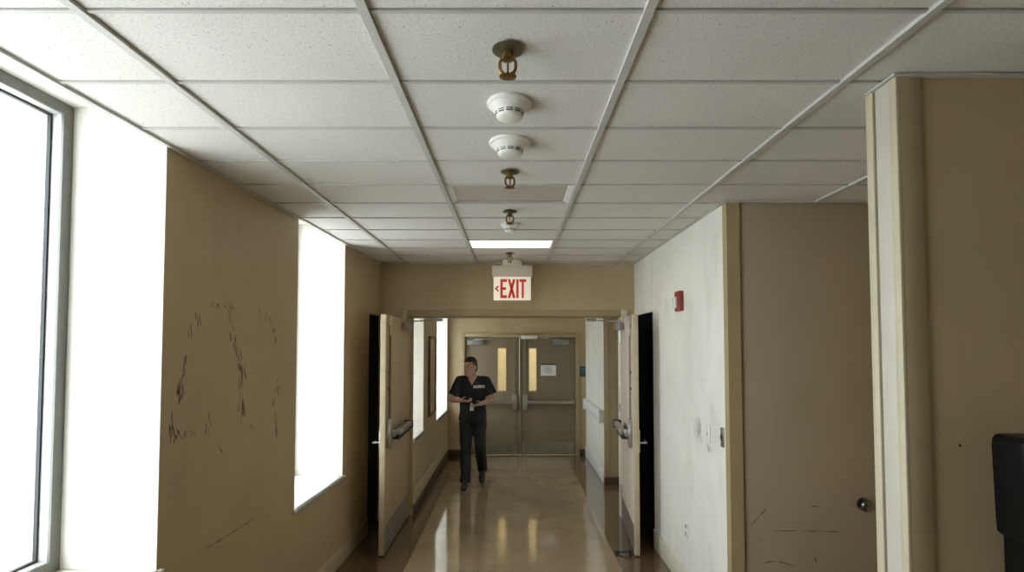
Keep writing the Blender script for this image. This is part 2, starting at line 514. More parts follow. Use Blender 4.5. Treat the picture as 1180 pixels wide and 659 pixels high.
SC = [[(2.521, 2.013), (2.53, 1.981), (2.539, 1.948)], [(2.472, 1.953), (2.479, 1.905)], [(2.45, 1.872), (2.457, 1.816), (2.435, 1.753), (2.428, 1.691), (2.416, 1.629), (2.408, 1.575)],
      [(2.633, 2.055), (2.752, 2.06), (2.823, 2.051)], [(2.778, 2.048), (2.819, 1.959), (2.855, 1.867), (2.9, 1.754), (2.93, 1.696), (2.934, 1.562), (2.932, 1.439)],
      [(2.953, 1.532), (2.967, 1.434)], [(3.11, 2.051), (3.152, 2.013)], [(3.184, 2.025), (3.226, 2.021)], [(3.262, 1.997), (3.319, 1.88)], [(3.346, 1.63), (3.354, 1.532)],
      [(3.309, 1.526), (3.29, 1.442)], [(3.335, 1.437), (3.349, 1.284)], [(2.362, 1.527), (2.358, 1.436)], [(2.355, 1.513), (2.381, 1.425), (2.399, 1.452), (2.427, 1.443), (2.442, 1.414), (2.457, 1.466)],
      [(2.506, 1.438), (2.514, 1.428)], [(2.631, 1.507), (2.627, 1.457)], [(2.622, 1.441), (2.621, 1.39)], [(2.733, 1.309), (2.755, 1.299)], [(3.046, 1.378), (3.054, 1.361)],
      [(2.634, 0.842), (2.743, 0.844), (2.845, 0.843), (2.973, 0.841), (3.094, 0.845)], [(2.879, 2.504), (2.889, 2.467)]]
wfr = lambda u, v, h=0.0004: (h, u, v)
ribbons(SC[:19] + SC[20:], 0.0042, wfr, 3.2, 0.05).build('scuff_mark', 'scuff', wl)['kind'] = 'stuff'
ribbons([SC[19]], 0.0035, wfr, 0.6).build('scratch', 'scuff', wl)
ribbons([SC[4], SC[2], SC[8], SC[13]], 0.010, lambda u, v, h=0.0002: (h, u, v), 1.0, 0.07).build('scuff_smear', 'scufflight', wl)['kind'] = 'stuff'

def make_window(idx, y0, y1, z0, z1, loc, rotz, label, over=0.022, dep=DEP):
    w = tag(empty('window_%d' % idx, loc, rotz), label, 'window', 'windows on the left wall', 'structure')
    t = 0.005
    m = MB()
    m.box(-dep, 0.0, y1 - t, y1 + 0.001, z0, z1); m.box(-dep, 0.0, y0 - 0.001, y0 + t, z0, z1); m.box(-dep, 0, y0 + t, y1 - t, z1 - t, z1)
    m.build('jamb_lining', 'reveal', w)
    m = MB(); m.box(-dep, over, y0 + t, y1 - t, z0 - 0.028, z0, 0, 0.004); m.box(0.0005, over, y0 - 0.018, y1 + 0.018, z0 - 0.028, z0, 0, 0.004)
    m.build('sill', 'reveal', w)
    fw = 0.05
    m = MB(); xf0, xf1 = -dep - 0.07, -dep - 0.0
    ya, yb, za, zb = y0 + t, y1 - t, z0, z1 - t
    # face flange: darker front strip, lighter inner return
    for (p, q, r, s_) in ((ya, ya + fw, za, zb), (yb - fw, yb, za, zb)):
        m.box(xf1 - 0.012, xf1, p, q, r, s_, 1); m.box(xf0, xf1 - 0.012, p + .004 * (p == ya) * 0, q, r, s_, 0)
    for (r, s_) in ((za, za + fw), (zb - fw, zb)):
        m.box(xf1 - 0.012, xf1, ya + fw, yb - fw, r, s_, 1); m.box(xf0, xf1 - 0.012, ya + fw, yb - fw, r, s_, 0)
    m.build('frame', ['alu', 'aludark'], w)
    m = MB(); gx0, gx1 = xf0 + 0.002, xf0 + 0.018; gw = 0.008
    iy0, iy1, iz0, iz1 = ya + fw, yb - fw, za + fw, zb - fw
    m.box(gx0, gx1, iy0, iy0 + gw, iz0, iz1); m.box(gx0, gx1, iy1 - gw, iy1, iz0, iz1)
    m.box(gx0, gx1, iy0 + gw, iy1 - gw, iz0, iz0 + gw); m.box(gx0, gx1, iy0 + gw, iy1 - gw, iz1 - gw, iz1)
    m.build('gasket', 'gasket', w)
    m = MB(); m.box(xf0 + 0.004, xf0 + 0.010, iy0 + gw, iy1 - gw, iz0 + gw, iz1 - gw)
    m.build('glass_pane', 'glass', w)
    # sky portal filling the opening outside (guides light sampling, emits nothing of its own)
    ld = bpy.data.lights.new('portal', 'AREA'); ld.shape = 'RECTANGLE'
    ld.size = (y1 - y0); ld.size_y = (z1 - z0); ld.cycles.is_portal = True
    lo = bpy.data.objects.new('sky_portal', ld); COL.objects.link(lo)
    Mw = Matrix.Translation(loc) @ Matrix.Rotation(rotz, 4, 'Z')
    lo.matrix_world = Mw @ Matrix.Translation((-dep - 0.22, (y0 + y1) / 2, (z0 + z1) / 2)) @ Matrix.Rotation(PI / 2, 4, 'Z') @ Matrix.Rotation(-PI / 2, 4, 'X') @ Matrix.Rotation(PI, 4, 'X') 
    d = (lo.matrix_world.to_3x3() @ Vector((0, 0, -1)))
    if d.x < 0:
        lo.matrix_world = lo.matrix_world @ Matrix.Rotation(PI, 4, 'X')
    return w
make_window(1, *WIN[0], LLOC, LROT, 'large bright window in grey metal frame nearest the camera on the left')
make_window(2, *WIN[1], LLOC, LROT, 'deep white window recess in the tan wall just before the left door leaf')

# left wall past the doorway
WIN2 = [(5.812, 6.465, 0.815, 2.32), (7.565, 8.79, 0.78, 2.32)]
DEP2 = 0.56
b = MB(); wall_with_openings(b, 5.80, YF + 0.16, [(a, c, z0 - 0.026, z1) for a, c, z0, z1 in WIN2], -DEP2 - FT, 0.0)
wfl = tag(b.build('wall_far_left', 'tan', None, (XL2, 0, 0)), 'tan wall with narrow bright windows beyond the doorway on the left', 'wall', kind='structure')
b = MB(); wall_with_openings(b, 5.80, YF + 0.16, [(a + .02, c - .012, z0 + .02, z1 - .02) for a, c, z0, z1 in WIN2], -DEP2 - FT - 0.11, -DEP2 - FT)
b.build('brick_facing', 'brick', wfl)
make_window(3, *WIN2[0], (XL2, 0, 0), 0, 'bright window just past the left door leaf, left of the picture', dep=DEP2)
make_window(4, *WIN2[1], (XL2, 0, 0), 0, 'narrow bright window right of the picture, behind the walking person', dep=DEP2)

# ------------------------------------------------------------------ wall with double doorway
OX0, OX1, OZ = -1.135, 1.165, 2.165
b = MB()
b.box(-2.2, OX0 - 0.02, YD, YD + 0.16, -0.1, TOP); b.box(OX1 + 0.02, 2.2, YD, YD + 0.16, -0.1, TOP)
b.box(OX0 - 0.02, OX1 + 0.02, YD, YD + 0.16, OZ + 0.02, TOP)
tag(b.build('wall_doorway', 'tan'), 'tan wall above and around the double doorway, behind the exit sign', 'wall', kind='structure')
# door frame (trim)
b = MB()
b.box(OX0 - 0.065, OX0, YD - 0.014, YD + 0.172, 0, OZ + 0.068, 0, 0.004)
b.box(OX0, OX1, YD - 0.014, YD + 0.172, OZ, OZ + 0.068, 0, 0.004)
b.box(OX1, OX1 + 0.065, YD - 0.014, YD + 0.172, 0, OZ + 0.068, 1, 0.004)
b.box(OX0, OX1, YD + 0.055, YD + 0.10, OZ - 0.016, OZ, 0)
tr = tag(b.build('trim_1', ['trimtan', 'trimcream']), 'tan metal frame around the open double doorway', 'door frame', kind='structure')
b = MB()
for z in (0.30, 1.12, 1.52, 1.95):
    b.tube([(OX1 - 0.006, YD + 0.02, z - 0.057), (OX1 - 0.006, YD + 0.02, z + 0.057)], 0.009, 10)
    b.box(OX1 - 0.003, OX1, YD + 0.02, YD + 0.052, z - 0.057, z + 0.057)
b.build('hinge', 'steel', tr)
b = MB(); b.box(OX1 - 0.002, OX1, YD + 0.07, YD + 0.12, 1.13, 1.22); b.build('red_tag', 'red', tr)['label'] = 'small red tag'

# ------------------------------------------------------------------ near double doors
def make_leaf(name, loc, rotz, sgn, facemat, label):
    """leaf hinged at origin, running along -y; room face towards sgn*x"""
    d = tag(empty(name, loc, rotz), label, 'door', 'open double doors', 'structure')
    Wd, H, T = 0.985, 2.128, 0.048
    def bx(m, x0, x1, *a, **k):
        if sgn < 0: x0, x1 = -x1, -x0
        return m.box(x0, x1, *a, **k)
    m = MB(); bx(m, -T, 0, -Wd, 0, 0.012, H, 0, 0.002)
    for f in m.bm.faces:
        if f.normal.y < -0.9: f.material_index = 1
    m.build('door_leaf', [facemat, 'dooredge'], d)
    m = MB(); bx(m, 0.0003, 0.0026, -Wd + 0.012, -0.02, 0.02, 0.262); m.build('kick_plate', 'steeldull', d)
    # vertical rod exit device
    yd = -Wd + 0.10
    m = MB()
    prof = [(-0.046, -0.11), (0.046, -0.11), (0.060, 0.02), (0.036, 0.11), (0.020, 0.145), (-0.020, 0.145), (-0.036, 0.11), (-0.060, 0.02)]
    x0, x1 = (0.0004, 0.034) if sgn > 0 else (-0.034, -0.0004)
    m.prism([(yd + u, 1.045 + v) for u, v in prof], 'x', x0, x1, 0, 0.004)
    dev = m.build('exit_device', 'steel', d)
    m = MB(); bx(m, 0.055, 0.105, yd + 0.06, yd + 0.62, 1.035, 1.088, 0, 0.008); bx(m, 0.0, 0.06, yd + 0.03, yd + 0.075, 1.02, 1.085, 0, 0.006)
    m.build('push_bar', 'steel', dev)
    m = MB(); bx(m, 0.03, 0.110, yd + 0.585, yd + 0.64, 1.015, 1.094, 0, 0.006); bx(m, 0.006, 0.085, yd + 0.08, yd + 0.585, 0.99, 1.036, 0, 0.004)
    m.build('device_housing', 'gasket', dev)
    m = MB(); xr = 0.016 * sgn
    m.tube([(xr, yd - 0.008, 1.17), (xr, yd - 0.008, 2.04)], 0.0065, 8)
    m.tube([(xr, yd + 0.020, 1.17), (xr, yd + 0.020, 1.93)], 0.0055, 8)
    for z in (1.45, 1.60):
        bx(m, 0.0005, 0.024, yd - 0.017, yd + 0.002, z, z + 0.018)
    m.build('vertical_rod', 'rod', d)
    m = MB(); bx(m, 0.0004, 0.032, yd - 0.032, yd + 0.024, 2.03, 2.122, 0, 0.006); bx(m, 0.005, 0.024, yd - 0.018, yd + 0.012, 1.95, 2.03, 0, 0.005)
    m.build('top_latch', 'steel' if sgn < 0 else 'dooredge', d)
    # closer
    m = MB(); bx(m, 0.0004, 0.062, -0.34, -0.10, 2.015, 2.085, 0, 0.006)
    cl = m.build('door_closer', 'closer', d)
    m = MB(); xs = 0.035 * sgn
    m.tube([(xs, -0.24, 2.085), (xs, -0.24, 2.112)], 0.012, 10)
    m.tube([(xs, -0.24, 2.107), (0.13 * sgn, -0.02, 2.112)], (0.011, 0.005), 8)
    m.tube([(0.13 * sgn, -0.02, 2.116), (0.30 * sgn, 0.06, 2.125)], (0.009, 0.004), 8)
    bx(m, 0.25, 0.36, 0.045, 0.075, 2.115, 2.145, 0, 0.003)
    m.build('closer_arm', 'steeldull', cl)
    # outside lever trim
    m = MB(); xo = -T * sgn
    bx(m, -T - 0.012, -T - 0.0003, yd - 0.075, yd - 0.025, 0.90, 1.10, 0, 0.004)
    m.tube([(xo, yd - 0.05, 0.985), (xo - 0.07 * sgn, yd - 0.05, 0.985), (xo - 0.072 * sgn, yd + 0.06, 0.985)], 0.0085, 10)
    m.build('lever_handle', 'steel', d)
    return d
make_leaf('door_1', (-1.128, YD, 0), 0.0, 1, 'doortan', 'tan left leaf of the open double doors with exit bar')
make_leaf('door_2', (1.158, YD, 0), -0.093, -1, 'doorpink', 'pale right leaf of the open double doors with exit bar')
b = MB(); b.box(-0.012, 0.012, -0.02, 0.02, 0.0, 0.045, 0, 0.003); b.tube([(0, 0, 0.035), (-0.10, 0.03, 0.012)], 0.010, 8); b.box(-0.125, -0.09, 0.015, 0.055, 0.0, 0.022, 0, 0.004)
tag(b.build('door_stop', 'gasket', None, (1.035, 4.70, 0)), 'small black door stop at the foot of the right door leaf', 'door stop')

# ------------------------------------------------------------------ right wall of near corridor
SHADE_R = (4.90, 5.60)  # added niche, cut where the right leaf shades the wall
b = MB()
b.box(XR, XR + 0.26, YA + 0.06, SHADE_R[0], -0.1, TOP); b.box(XR + 0.14, XR + 0.26, SHADE_R[0], SHADE_R[1], -0.1, TOP)
b.box(XR, XR + 0.14, SHADE_R[0], SHADE_R[1], 2.17, TOP); b.box(XR, XR + 0.26, SHADE_R[1], YD, -0.1, TOP)
wr = tag(b.build('wall_right', 'pale'), 'pale grimy wall right of the corridor with fire alarm and switches', 'wall', kind='structure')
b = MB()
b.box(XR + 0.134, XR + 0.139, SHADE_R[0], SHADE_R[1], 0, 2.168); b.box(XR + 0.002, XR + 0.139, SHADE_R[0], SHADE_R[0] + 0.004, 0, 2.168)
b.box(XR + 0.002, XR + 0.139, SHADE_R[1] - 0.004, SHADE_R[1], 0, 2.168); b.box(XR + 0.002, XR + 0.139, SHADE_R[0], SHADE_R[1], 2.163, 2.168)
b.build('leaf_shade_lining', 'leafshade', wr)['label'] = 'added niche painted dark as shade behind the left door leaf'  # dark lining in place of the right leaf's shadow
sm = [[(3.72, 1.36), (3.70, 1.24)], [(3.80, 1.30), (3.76, 1.22), (3.66, 1.20)], [(3.58, 1.18), (3.50, 1.16)], [(3.62, 1.62), (3.61, 1.58)]]
ribbons(sm, 0.010, lambda u, v, h=0.0004: (XR - h, u, v), 9.0, 0.07).build('grime_smear', 'grime', wr)['kind'] = 'stuff'
# alcove: casing, full height door slab, wall
b = MB()
b.box(XR, 1.388, YA - 0.004, YA + 0.06, 0, TOP, 0); b.box(2.252, 2.36, YA - 0.004, YA + 0.06, 0, TOP, 0)
tag(b.build('trim_2', 'trimtan'), 'tan casing strip at the end of the pale right wall', 'door frame', kind='structure')
b = MB(); b.box(XR + 0.26, 2.6, YA + 0.085, YA + 0.20, -0.1, TOP); b.box(2.36, 2.6, YA, YA + 0.085, -0.1, TOP)
tag(b.build('wall_alcove', 'tan'), 'tan wall behind the alcove door', 'wall', kind='structure')
b = MB(); b.box(2.42, 2.55, 1.80, YA + 0.001, -0.1, TOP)
tag(b.build('wall_alcove_right', 'tan'), 'tan right side wall of the alcove behind the near corner', 'wall', kind='structure')
d5 = tag(empty('door_5', (1.394, YA + 0.012, 0)), 'flat brown tan door with round knob in the alcove on the right', 'door', kind='structure')
b = MB(); b.box(0, 0.855, 0, 0.045, 0.01, CEIL + 0.05, 0, 0.002); slab = b.build('door_leaf', 'doordark', d5)
b = MB(); prof = [(0.040, 0.0), (0.040, 0.005), (0.018, 0.008), (0.017, 0.016), (0.028, 0.022), (0.036, 0.032), (0.037, 0.042), (0.031, 0.051), (0.016, 0.056), (0.0, 0.057)]
b.lathe(prof, 24); b.xf(Matrix.Translation((0.722, 0, 0.893)) @ Matrix.Rotation(PI / 2, 4, 'X'))
b.build('door_knob', 'knob', d5)['label'] = 'round metal knob'
DS = [[(1.438, 0.769), (1.488, 0.822), (1.533, 0.87)], [(1.577, 0.732), (1.651, 0.734), (1.787, 0.732), (1.981, 0.728)], [(1.8, 0.88), (1.849, 0.878)], [(1.813, 0.583), (1.831, 0.535)], [(1.481, 0.684), (1.491, 0.678)], [(1.502, 0.545), (1.551, 0.552), (1.609, 0.55), (1.686, 0.526)]]
ribbons([[(u - 1.394, v) for u, v in s] for s in DS], 0.0035, lambda u, v, h=0.0004: (u, -h, v), 0.8).build('scuff_mark', 'scuff', d5)['kind'] = 'stuff'

# near right wall facing the camera, with its jamb
b = MB(); b.box(1.262, 3.25, YN, 1.80, -0.1, TOP)
wn = tag(b.build('wall_near_right', 'tan'), 'dim tan wall facing the camera at the right, behind the black dispenser', 'wall', kind='structure')
b = MB(); b.box(1.2615, 1.262 + 0.072, YN - 0.010, YN - 0.0003, 0, CEIL + 0.01, 0, 0.003)
b.build('casing', 'trimtan', wn)
b = MB(); b.box(1.252, 1.2617, 1.712, 1.780, 0, CEIL + 0.01, 0, 0.001)
b.build('jamb_panel', 'jamb', wn)
b = MB(); b.box(1.250, 1.2618, YN - 0.010, 1.712, 0, CEIL + 0.01, 0, 0.002); b.box(1.246, 1.2618, 1.787, 1.822, 0, CEIL + 0.01, 0, 0.003)
b.build('jamb_edge', 'jambcream', wn)
b = MB(); b.tube([(1.431, YN + 0.004, 1.531), (1.431, YN - 0.0015, 1.531)], 0.0045, 10); b.build('screw_hole', 'slot', wn)
b = MB(); b.box(3.25, 3.35, -3.0, 1.80, -0.1, TOP); tag(b.build('wall_near_side', 'tan'), 'tan side wall right of the camera', 'wall', kind='structure')
b = MB(); b.box(-2.3, 3.35, -3.12, -3.0, -0.1, TOP); tag(b.build('wall_rear', 'tan'), 'tan wall behind the camera', 'wall', kind='structure')

# ------------------------------------------------------------------ far section
b = MB(); b.box(XR2, XR2 + 0.14, 7.12, YF, -0.1, TOP)
wfr2 = tag(b.build('wall_far_right', 'pale'), 'pale wall with bumper rail right of the far doors', 'wall', kind='structure')
b = MB(); b.box(1.42, 1.55, YD + 0.16, 7.13, -0.1, TOP)
tag(b.build('wall_recess', 'pale'), 'pale recessed wall hidden behind the right door leaf', 'wall', kind='structure')
b = MB(); b.box(XR2 - 0.004, XR2 + 0.062, 7.085, 7.13, 0.0, TOP, 0, 0.003); b.box(XR2 + 0.066, 1.43, 7.10, 7.12, 0.0, TOP, 0)
t3 = tag(b.build('trim_3', 'trimtan'), 'tan door casing at the near end of the far right wall', 'door frame', kind='structure')
b = MB(); b.box(XR2 - 0.008, 1.42, 7.075, 7.0995, 0, 0.09, 0, 0.003)
tag(b.build('baseboard_recess', 'cove'), 'dark brown vinyl base below the tan casing', 'baseboard', kind='structure')
# far wall with double doors
FX0, FX1, FZ = -0.815, 1.066, 2.003
b = MB()
b.box(-1.75, FX0 - 0.05, YF, YF + 0.16, -0.1, TOP); b.box(FX1 + 0.05, 1.5, YF, YF + 0.16, -0.1, TOP); b.box(FX0 - 0.05, FX1 + 0.05, YF, YF + 0.16, FZ + 0.045, TOP)
tag(b.build('wall_far', 'tan'), 'tan end wall around the closed double doors', 'wall', kind='structure')
b = MB()
b.box(FX0 - 0.065, FX0, YF - 0.02, YF + 0.17, 0, FZ + 0.058, 0, 0.004); b.box(FX1, FX1 + 0.065, YF - 0.02, YF + 0.17, 0, FZ + 0.058, 0, 0.004)
b.box(FX0, FX1, YF - 0.02, YF + 0.17, FZ, FZ + 0.058, 0, 0.004)
tag(b.build('trim_4', 'trimtan'), 'tan frame around the closed far double doors', 'door frame', kind='structure')

def make_far_leaf(name, x0, x1, lite, dev_x, bar, closer, label, kick):
    d = tag(empty(name, (x0, YF + 0.03, 0)), label, 'door', 'closed double doors', 'structure')
    w = x1 - x0
    l0, l1 = lite[0] - x0, lite[1] - x0; z0, z1 = 1.085, 1.797
    m = MB()
    m.box(0.002, l0, 0, 0.045, 0.01, FZ - 0.004); m.box(l1, w - 0.002, 0, 0.045, 0.01, FZ - 0.004)
    m.box(l0, l1, 0, 0.045, 0.01, z0); m.box(l0, l1, 0, 0.045, z1, FZ - 0.004)
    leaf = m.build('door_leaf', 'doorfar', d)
    m = MB(); e = 0.018
    m.box(l0 - e, l0, -0.006, -0.0003, z0 - e, z1 + e); m.box(l1, l1 + e, -0.006, -0.0003, z0 - e, z1 + e)
    m.box(l0, l1, -0.006, -0.0003, z0 - e, z0); m.box(l0, l1, -0.006, -0.0003, z1, z1 + e)
    fr = m.build('vision_frame', 'trimtan', d)
    m = MB(); m.box(l0, l1, 0.018, 0.024, z0, z1); m.build('vision_pane', 'glass', fr)
    m = MB(); dx = dev_x - x0
    prof = [(-0.035, -0.13), (0.035, -0.13), (0.042, 0.0), (0.034, 0.12), (-0.034, 0.12), (-0.042, 0.0)]
    m.prism([(dx + u, 0.90 + v) for u, v in prof], 'y', -0.05, -0.0004, 0, 0.006)
    dev = m.build('exit_device', 'steel', d)
    m = MB(); b0, b1 = bar[0] - x0, bar[1] - x0
    m.box(b0, b1, -0.085, -0.045, 0.868, 0.918, 0, 0.008)
    m.build('push_bar', 'steeldull', dev)
    m = MB(); eb = b1 if abs(b1 - dx) > abs(b0 - dx) else b0
    m.box(eb - 0.025, eb + 0.025, -0.088, -0.0004, 0.86, 0.925, 0, 0.006); m.build('bar_bracket', 'steeldull', dev)
    m = MB(); m.tube([(dx, -0.02, 0.10), (dx, -0.02, 0.78)], 0.006, 8); m.tube([(dx, -0.02, 1.01), (dx, -0.02, 1.95)], 0.006, 8)
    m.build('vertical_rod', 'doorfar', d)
    m = MB(); c0, c1 = closer[0] - x0, closer[1] - x0
    m.box(c0, c1, -0.065, -0.0004, 1.862, 1.948, 0, 0.006); cl = m.build('door_closer', 'closer', d)
    m = MB(); mid = w * 0.5
    m.tube([((c0 + c1) / 2, -0.04, 1.955), (mid, -0.16, 1.962)], (0.011, 0.005), 8); m.tube([(mid, -0.16, 1.970), (mid + (0.12 if c0 < 0.4 else -0.12), -0.06, 1.982)], (0.009, 0.004), 8)
    m.tube([((c0 + c1) / 2, -0.04, 1.945), ((c0 + c1) / 2, -0.04, 1.965)], 0.012, 8)
    m.build('closer_arm', 'steeldull', cl)
    m = MB(); m.box(kick[0] - x0, kick[1] - x0, -0.003, -0.0003, 0.02, 0.222); m.build('kick_plate', 'steeldull', d)
    return d
make_far_leaf('door_3', FX0, 0.112, (-0.25, -0.118), 0.028, (-0.72, 0.0), (-0.77, -0.50), 'left closed door at the corridor end, partly behind the person', (-0.78, 0.08))
make_far_leaf('door_4', 0.122, FX1, (0.278, 0.398), 0.205, (0.24, 1.02), (0.68, 0.945), 'right closed door at the corridor end with white notice', (0.15, 1.03))
b = MB(); b.tube([(0.117, YF + 0.022, 0.012), (0.117, YF + 0.022, FZ - 0.004)], 0.013, 8)
tag(b.build('trim_5', 'steeldull'), 'thin metal strip between the two closed far doors', 'door strip', kind='structure')
b = MB(); b.box(0.135, 0.415, YF - 0.075, YF - 0.0205, 1.962, 2.022, 0, 0.005); b.box(0.16, 0.39, YF - 0.079, YF - 0.0752, 1.975, 2.008)
tag(b.build('door_coordinator', 'plastic'), 'white metal box on the frame head above the far doors', 'door hardware')

# room beyond the vision panes
b = MB(); b.box(-2.2, 2.4, 11.6, 11.7, -0.1, TOP); b.box(-2.2, -2.1, YF + 0.16, 11.7, -0.1, TOP); b.box(2.3, 2.4, YF + 0.16, 11.7, -0.1, TOP); b.box(-2.2, 2.4, YF + 0.16, 11.7, 2.75, 2.85)
tag(b.build('wall_beyond', 'beyond'), 'cream walls of the lit lobby seen through the far door panes', 'wall', kind='structure')
cl = tag(empty('ceiling_light', (0.1, 10.6, 2.75)), 'lit ceiling panel in the lobby behind the far doors', 'ceiling light')
b = MB(); b.box(-0.6, 0.6, -0.3, 0.3, -0.012, 0.0, 0, 0.002); b.build('frame', 'whiteside', cl)
b = MB(); b.box(-0.56, 0.56, -0.26, 0.26, -0.018, -0.0125); b.build('diffuser', 'warmlamp', cl)
b = MB(); b.box(-0.02, 0.10, 11.52, 11.6, 0, 1.25, 0, 0.01); b.ball((0.04, 11.5, 1.33), (0.05, 0.05, 0.07)); 
b.bm.free()

# ------------------------------------------------------------------ baseboards
b = MB(); b.box(0.0003, 0.014, -2.9, SHADE_L[0] - 0.01, 0, 0.135, 0, 0.003)
tag(b.build('baseboard_left', 'basetan', None, LLOC, LROT), 'tan baseboard along the scuffed near left wall', 'baseboard', kind='structure')
b = MB(); b.box(XR - 0.014, XR - 0.0003, YA + 0.06, SHADE_R[0] - 0.01, 0, 0.165, 0, 0.003)
tag(b.build('baseboard_right', 'trimcream'), 'cream baseboard along the pale right wall', 'baseboard', kind='structure')
b = MB(); b.box(XL2 + 0.0003, XL2 + 0.012, YD + 0.18, YF - 0.001, 0.10, 0.27, 0, 0.003); b.box(XL2 + 0.0003, XL2 + 0.018, YD + 0.18, YF - 0.001, 0, 0.10, 1, 0.003)
tag(b.build('baseboard_far_left', ['basetan', 'cove']), 'tan board over dark brown base on the far left wall', 'baseboard', kind='structure')
b = MB(); b.box(XR2 - 0.014, XR2 - 0.0003, 7.14, YF - 0.001, 0.0, 0.17, 0, 0.003)
tag(b.build('baseboard_far_right', 'trimpale'), 'pale baseboard along the far right wall', 'baseboard', kind='structure')
b = MB(); b.box(FX1 + 0.067, XR2 - 0.015, YF - 0.012, YF - 0.0003, 0, 0.10, 0, 0.003); b.box(XL2 + 0.02, FX0 - 0.067, YF - 0.012, YF - 0.0003, 0, 0.10, 0, 0.003)
tag(b.build('baseboard_far', 'cove'), 'dark brown base on the end wall beside the far doors', 'baseboard', kind='structure')

# ------------------------------------------------------------------ ceiling fittings
t = tag(empty('ceiling_light', (0, 0, CEIL)), 'lit bright ceiling panel above the exit sign', 'ceiling light')
lx0, lx1, ly0, ly1 = LIGHT
b = MB(); e = 0.028
b.box(lx0 + .013, lx0 + e, ly0 + .010, ly1 - .010, 0.002, 0.09); b.box(lx1 - e, lx1 - .013, ly0 + .010, ly1 - .010, 0.002, 0.09)
b.box(lx0 + e, lx1 - e, ly0 + .010, ly0 + e, 0.002, 0.09); b.box(lx0 + e, lx1 - e, ly1 - e, ly1 - .010, 0.002, 0.09); b.box(lx0 + .013, lx1 - .013, ly0 + .01, ly1 - .01, 0.09, 0.10)
b.build('frame', 'whiteside', t)
b = MB(); b.box(lx0 + e, lx1 - e, ly0 + e, ly1 - e, 0.008, 0.014); b.build('diffuser', 'lamp', t)
t = tag(empty('ceiling_panel', (0, 0, CEIL)), 'dull grey beige recessed ceiling panel behind the second sprinkler', 'ceiling panel')
lx0, lx1, ly0, ly1 = PANEL
b = MB()
b.prism([(lx0 + .013, 0.003), (lx0 + .020, 0.003), (lx0 + .050, 0.016), (lx0 + .050, 0.024), (lx0 + .013, 0.024)], 'y', ly0 + .009, ly1 - .009)
b.prism([(lx1 - .013, 0.003), (lx1 - .020, 0.003), (lx1 - .050, 0.016), (lx1 - .050, 0.024), (lx1 - .013, 0.024)], 'y', ly0 + .009, ly1 - .009)
b.build('housing', 'whiteside', t)
b = MB(); b.box(lx0 + .0502, lx1 - .0502, ly0 + .007, ly1 - .012, 0.016, 0.026); b.build('panel', 'unlit', t)

def make_sprinkler():
    r = empty('sprinkler')
    m = MB(); m.lathe([(0.0, 0.006), (0.012, 0.006), (0.030, 0.004), (0.047, -0.003), (0.047, -0.006), (0.032, -0.010), (0.022, -0.012), (0.0, -0.012)], 32)
    m.build('escutcheon', 'escut', r)
    m = MB(); m.lathe([(0.0, 0.0), (0.017, 0.0), (0.017, -0.026), (0.021, -0.026), (0.021, -0.034), (0.013, -0.038), (0.0, -0.038)], 6)
    for s in (-1, 1):
        m.tube([(s * 0.017, 0, -0.030), (s * 0.0235, 0, -0.042), (s * 0.0235, 0, -0.060), (s * 0.019, 0, -0.070), (s * 0.008, 0, -0.079), (0, 0, -0.082)], [(0.005, 0.0035)] * 6, 8, up=Vector((0, 1, 0)))
    m.lathe([(0.0, -0.072), (0.006, -0.074), (0.008, -0.084), (0.006, -0.090), (0.0, -0.090)], 12)
    m.build('frame_arm', 'brass', r)
    m = MB(); m.lathe([(0.0, -0.036), (0.003, -0.038), (0.0035, -0.055), (0.003, -0.072), (0.0, -0.074)], 10); m.build('trigger_link', 'rod', r)
    m = MB(); m.lathe([(0.0, -0.088), (0.010, -0.088)], 12, 0); m.lathe([(0.0, -0.087), (0.011, -0.087), (0.011, -0.0895), (0.0, -0.0895)], 16)
    for k in range(12):
        a = 2 * PI * k / 12
        u = Vector((math.cos(a), math.sin(a), 0)); s_ = Vector((-u.y, u.x, 0))
        bm = bmesh.new()
        vs = []
        for zz in (0, -0.0018):
            for (rr, ww, dz) in ((0.009, 0.0022, -0.087), (0.023, 0.0048, -0.0845), (0.026, 0.0036, -0.0835)):
                vs.append(bm.verts.new(u * rr + s_ * ww + Vector((0, 0, dz + zz)))); vs.append(bm.verts.new(u * rr - s_ * ww + Vector((0, 0, dz + zz))))
        bmesh.ops.convex_hull(bm, input=vs)
        m.merge(bm)
    m.build('deflector', 'brass', r)
    return r
sp0 = make_sprinkler()
SP = [(-0.015, 1.53, 'big brass sprinkler nearest the camera, in front of the smoke detectors'), (-0.015, 2.63, 'brass sprinkler between the second smoke detector and the dull ceiling panel'),
      (-0.02, 3.42, 'brass sprinkler just behind the dull ceiling panel, in front of a small smoke detector'), (-0.03, 4.99, 'small brass sprinkler beyond the lit panel, right above the exit sign')]
for i, (x, y, lab) in enumerate(SP):
    o = sp0 if i == 0 else copy_tree(sp0)
    o.location = (x, y, CEIL + 0.004); tag(o, lab, 'sprinkler', 'sprinklers along the ceiling')
    o.rotation_euler.z = (0.0, 0.25, 0.1, 0.2)[i]

